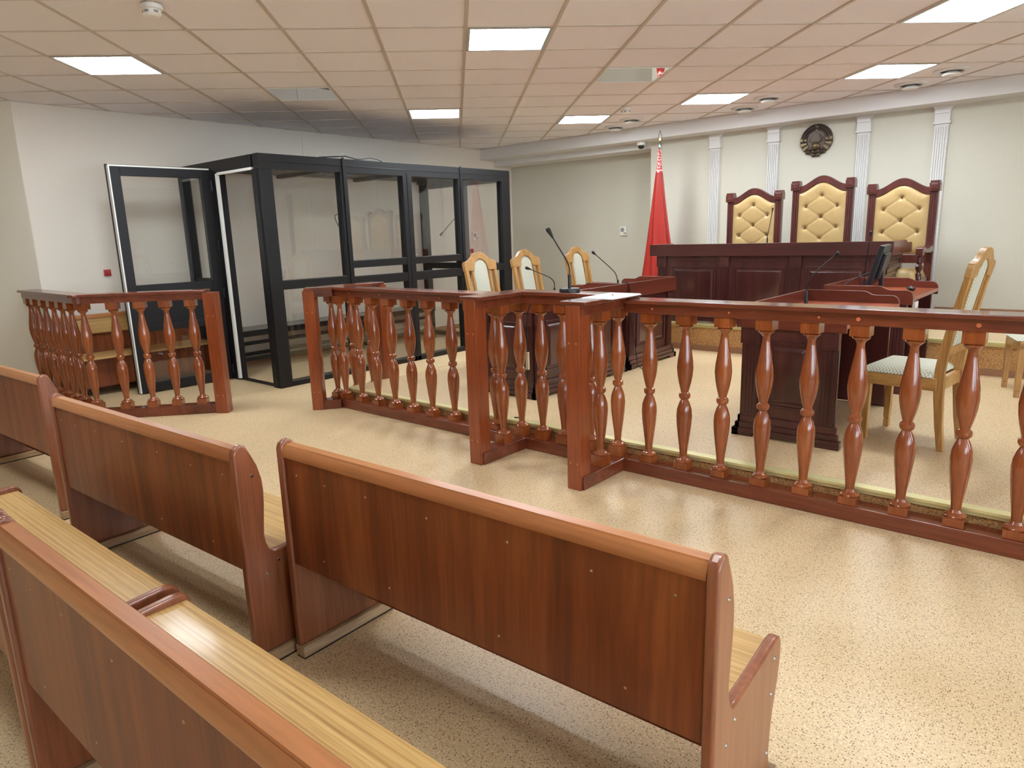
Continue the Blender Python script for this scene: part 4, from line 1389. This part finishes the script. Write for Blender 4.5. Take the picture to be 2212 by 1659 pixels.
for s in (-1, 1):
    sc.lathe([(0, 0.02), (0.02, 0.018), (0.024, 0.008)], 16, Mx=Matrix.Translation((ex + s * 0.026, ey - 0.012, ez - 0.17)) @ Matrix.Rotation(PI / 2, 4, 'X'))
part('scroll', sc, M['bronze'], t, local=False)


# ------------------------------------------------------------------ wall fittings
def intercom(label, loc, rz):
    t = thing('intercom', label, 'intercom', loc, rz, 'white wall intercoms')
    part('case', MB().box(-0.055, -0.03, -0.068, 0.055, 0, 0.068), M['whitepl'], t, 0.005)
    part('speaker_grille', MB().lathe([(0, 0.034), (0.002, 0.032)], 28, Mx=Matrix.Translation((-0.012, -0.03, 0.018)) @ Matrix.Rotation(PI / 2, 4, 'X')), M['greypl'], t)
    part('call_button', MB().box(0.012, -0.033, -0.045, 0.046, -0.03, -0.022), M['blackplastic'], t)
    part('button_key', MB().box(0.019, -0.0345, -0.040, 0.039, -0.033, -0.028), M['whitepl'], t)
    return t


ic = intercom('white intercom box on the recessed wall left of the flag', (-5.733, YN, 1.461), 0)
dup(ic, (XW, 8.40, 1.45), PI / 2, 'white intercom box on the left wall, seen through the last booth pane', 'white wall intercoms')
fc = thing('fire_call_point', 'small red fire call point on the left wall beside the open booth door', 'alarm', (XW, 2.81, 1.202), PI / 2, 'red fire call points')
part('case', MB().box(-0.033, -0.022, -0.033, 0.033, 0, 0.033), M['red'], fc, 0.004)
part('break_glass', MB().lathe([(0, 0.02), (0.006, 0.016)], 20, Mx=Matrix.Translation((0, -0.022, 0)) @ Matrix.Rotation(PI / 2, 4, 'X')), M['red'], fc)
dup(fc, (XW, 8.32, 1.22), PI / 2, 'small red call point below the intercom, seen through the last booth pane', 'red fire call points')
single('wall_cable', MB().tube([(XW + 0.006, 5.315, 2.81), (XW + 0.006, 5.31, 2.6), (XW + 0.006, 5.30, 2.3)], 0.006, 8), M['whitepl'], 'thin white cable running down the wall to the booth roof', 'cable')
single('exit_plate', MB().box(1.0, YJ - 0.02, DZ + 0.22, 1.35, YJ, DZ + 0.37), M['whitepl'], 'white plate over the door beside the dais', 'plate')

# wires on top of the booth
single('booth_wire', MB().tube([(-6.33, 4.40, ZT + 0.006), (-6.33, 4.55, ZT + 0.02), (-6.32, 4.72, ZT + 0.035), (-6.31, 4.85, ZT + 0.012), (-6.32, 4.93, ZT + 0.018), (-6.33, 5.06, ZT + 0.04), (-6.33, 5.15, ZT + 0.03), (-6.32, 5.22, ZT + 0.008)], 0.006, 8),
       M['blackrub'], 'loose black wire lying along the top edge of the booth', 'cable')
single('zip_tie', MB().tube([(-6.34, 4.62, ZT + 0.004), (-6.33, 4.65, ZT + 0.03), (-6.32, 4.70, ZT + 0.06)], 0.004, 6), M['whitepl'], 'white cable tie end sticking up from the booth roof', 'cable tie')

# ------------------------------------------------------------------ things on the desks and rails
t = thing('monitor', 'black computer monitor seen edge on, on the far right desk', 'monitor', (-1.45, 6.40, HP + 0.753), math.radians(-84))
tl = Matrix.Translation((0, 0, 0.25)) @ Matrix.Rotation(math.radians(-14), 4, 'X') @ Matrix.Translation((0, 0, -0.25))
part('screen_case', MB().box(-0.24, -0.02, 0.07, 0.24, 0.018, 0.39, tl).box(-0.16, 0.018, 0.12, 0.16, 0.045, 0.33, tl), M['blackplastic'], t, 0.006)
part('screen', MB().box(-0.225, -0.0215, 0.085, 0.225, -0.02, 0.375, tl), M['black'], t)
part('stand', MB().box(-0.03, 0.0, 0.0, 0.03, 0.03, 0.2).box(-0.11, -0.08, 0.0, 0.11, 0.10, 0.012), M['blackplastic'], t, 0.003)
part('sticker', MB().box(-0.2415, -0.008, 0.21, -0.24, 0.012, 0.25, tl), M['whitepl'], t)
t = thing('computer_mouse', 'black computer mouse on the far right desk near its sitter edge', 'mouse', (-1.25, 6.62, HP + 0.753), 0.4)
part('shell', MB().ball((0, 0, 0.018), 0.032, 0.055, 0.018, 20, 12), M['blackplastic'], t, sharp=80)
part('wheel', MB().lathe([(-0.004, 0.012), (0.004, 0.012)], 16, Mx=Matrix.Translation((0, 0.03, 0.026)) @ Matrix.Rotation(PI / 2, 4, 'Y')), M['greypl'], t)
single('monitor_cable', MB().tube([(-1.52, 6.38, 1.06), (-1.58, 6.34, 1.03), (-1.66, 6.28, 0.985), (-1.70, 6.2, 0.93), (-1.71, 6.1, 0.906)], 0.005, 8), M['blackrub'], 'black cable curling from the monitor back over the desk rim', 'cable')
t = thing('paper_stack', 'white paper sheets lying on the right arm of the witness stand rail', 'paper', (-2.19, 3.45, 1.0925), 0.02)
part('sheet', MB().box(-0.10, -0.17, 0, 0.105, 0.165, 0.003), M['paper'], t)
part('sheet', MB().box(-0.105, -0.16, 0.003, 0.10, 0.17, 0.006, Matrix.Rotation(0.04, 4, 'Z')), M['paper'], t)
single('pencil', MB().tube([(-2.20, 3.47, 1.103), (-2.17, 3.43, 1.103)], 0.0035, 6), M['plug'], 'short orange pencil lying on the white papers', 'pencil')
t = thing('adapter_cable', 'black microphone cable with pale inline adapter hanging inside the witness stand', 'cable', (-3.035, 3.68, HP))
part('wire', MB().tube([(-2.70, 3.665, 1.075), (-2.9, 3.685, 1.03), (-3.0, 3.69, 0.99), (-3.03, 3.69, 0.915), (-3.036, 3.69, 0.70), (-3.036, 3.69, 0.50), (-3.052, 3.70, 0.43), (-3.074, 3.71, 0.32), (-3.105, 3.72, 0.21), (-3.15, 3.72, 0.157), (-3.19, 3.71, 0.155)], 0.004, 8), M['blackrub'], t, local=False)
part('inline_adapter', MB().box(-3.047, 3.68, 0.53, -3.025, 3.70, 0.655), M['cream'], t, 0.003, local=False)
single('floor_cable', MB().tube([(-3.33, 4.42, HP + 0.005), (-3.26, 4.55, HP + 0.005), (-3.30, 4.75, HP + 0.005), (-3.22, 4.6, HP + 0.005), (-3.14, 4.42, HP + 0.006), (-3.02, 4.52, HP + 0.005), (-3.2, 4.8, HP + 0.005), (-3.34, 4.95, HP + 0.005)], 0.005, 8), M['blackrub'], 'black cable coiled on the floor at the foot of the nearest left desk', 'cable')
single('desk_cable', MB().tube([(-3.46, 5.62, 0.99), (-3.43, 5.64, 0.992), (-3.402, 5.66, 0.98), (-3.398, 5.68, 0.90), (-3.398, 5.68, 0.70), (-3.36, 5.70, 0.4), (-3.34, 5.72, 0.2), (-3.30, 5.76, HP + 0.005), (-3.2, 5.85, HP + 0.005)], 0.004, 8), M['blackrub'], 'black cable hanging down the front between the two left desks', 'cable')
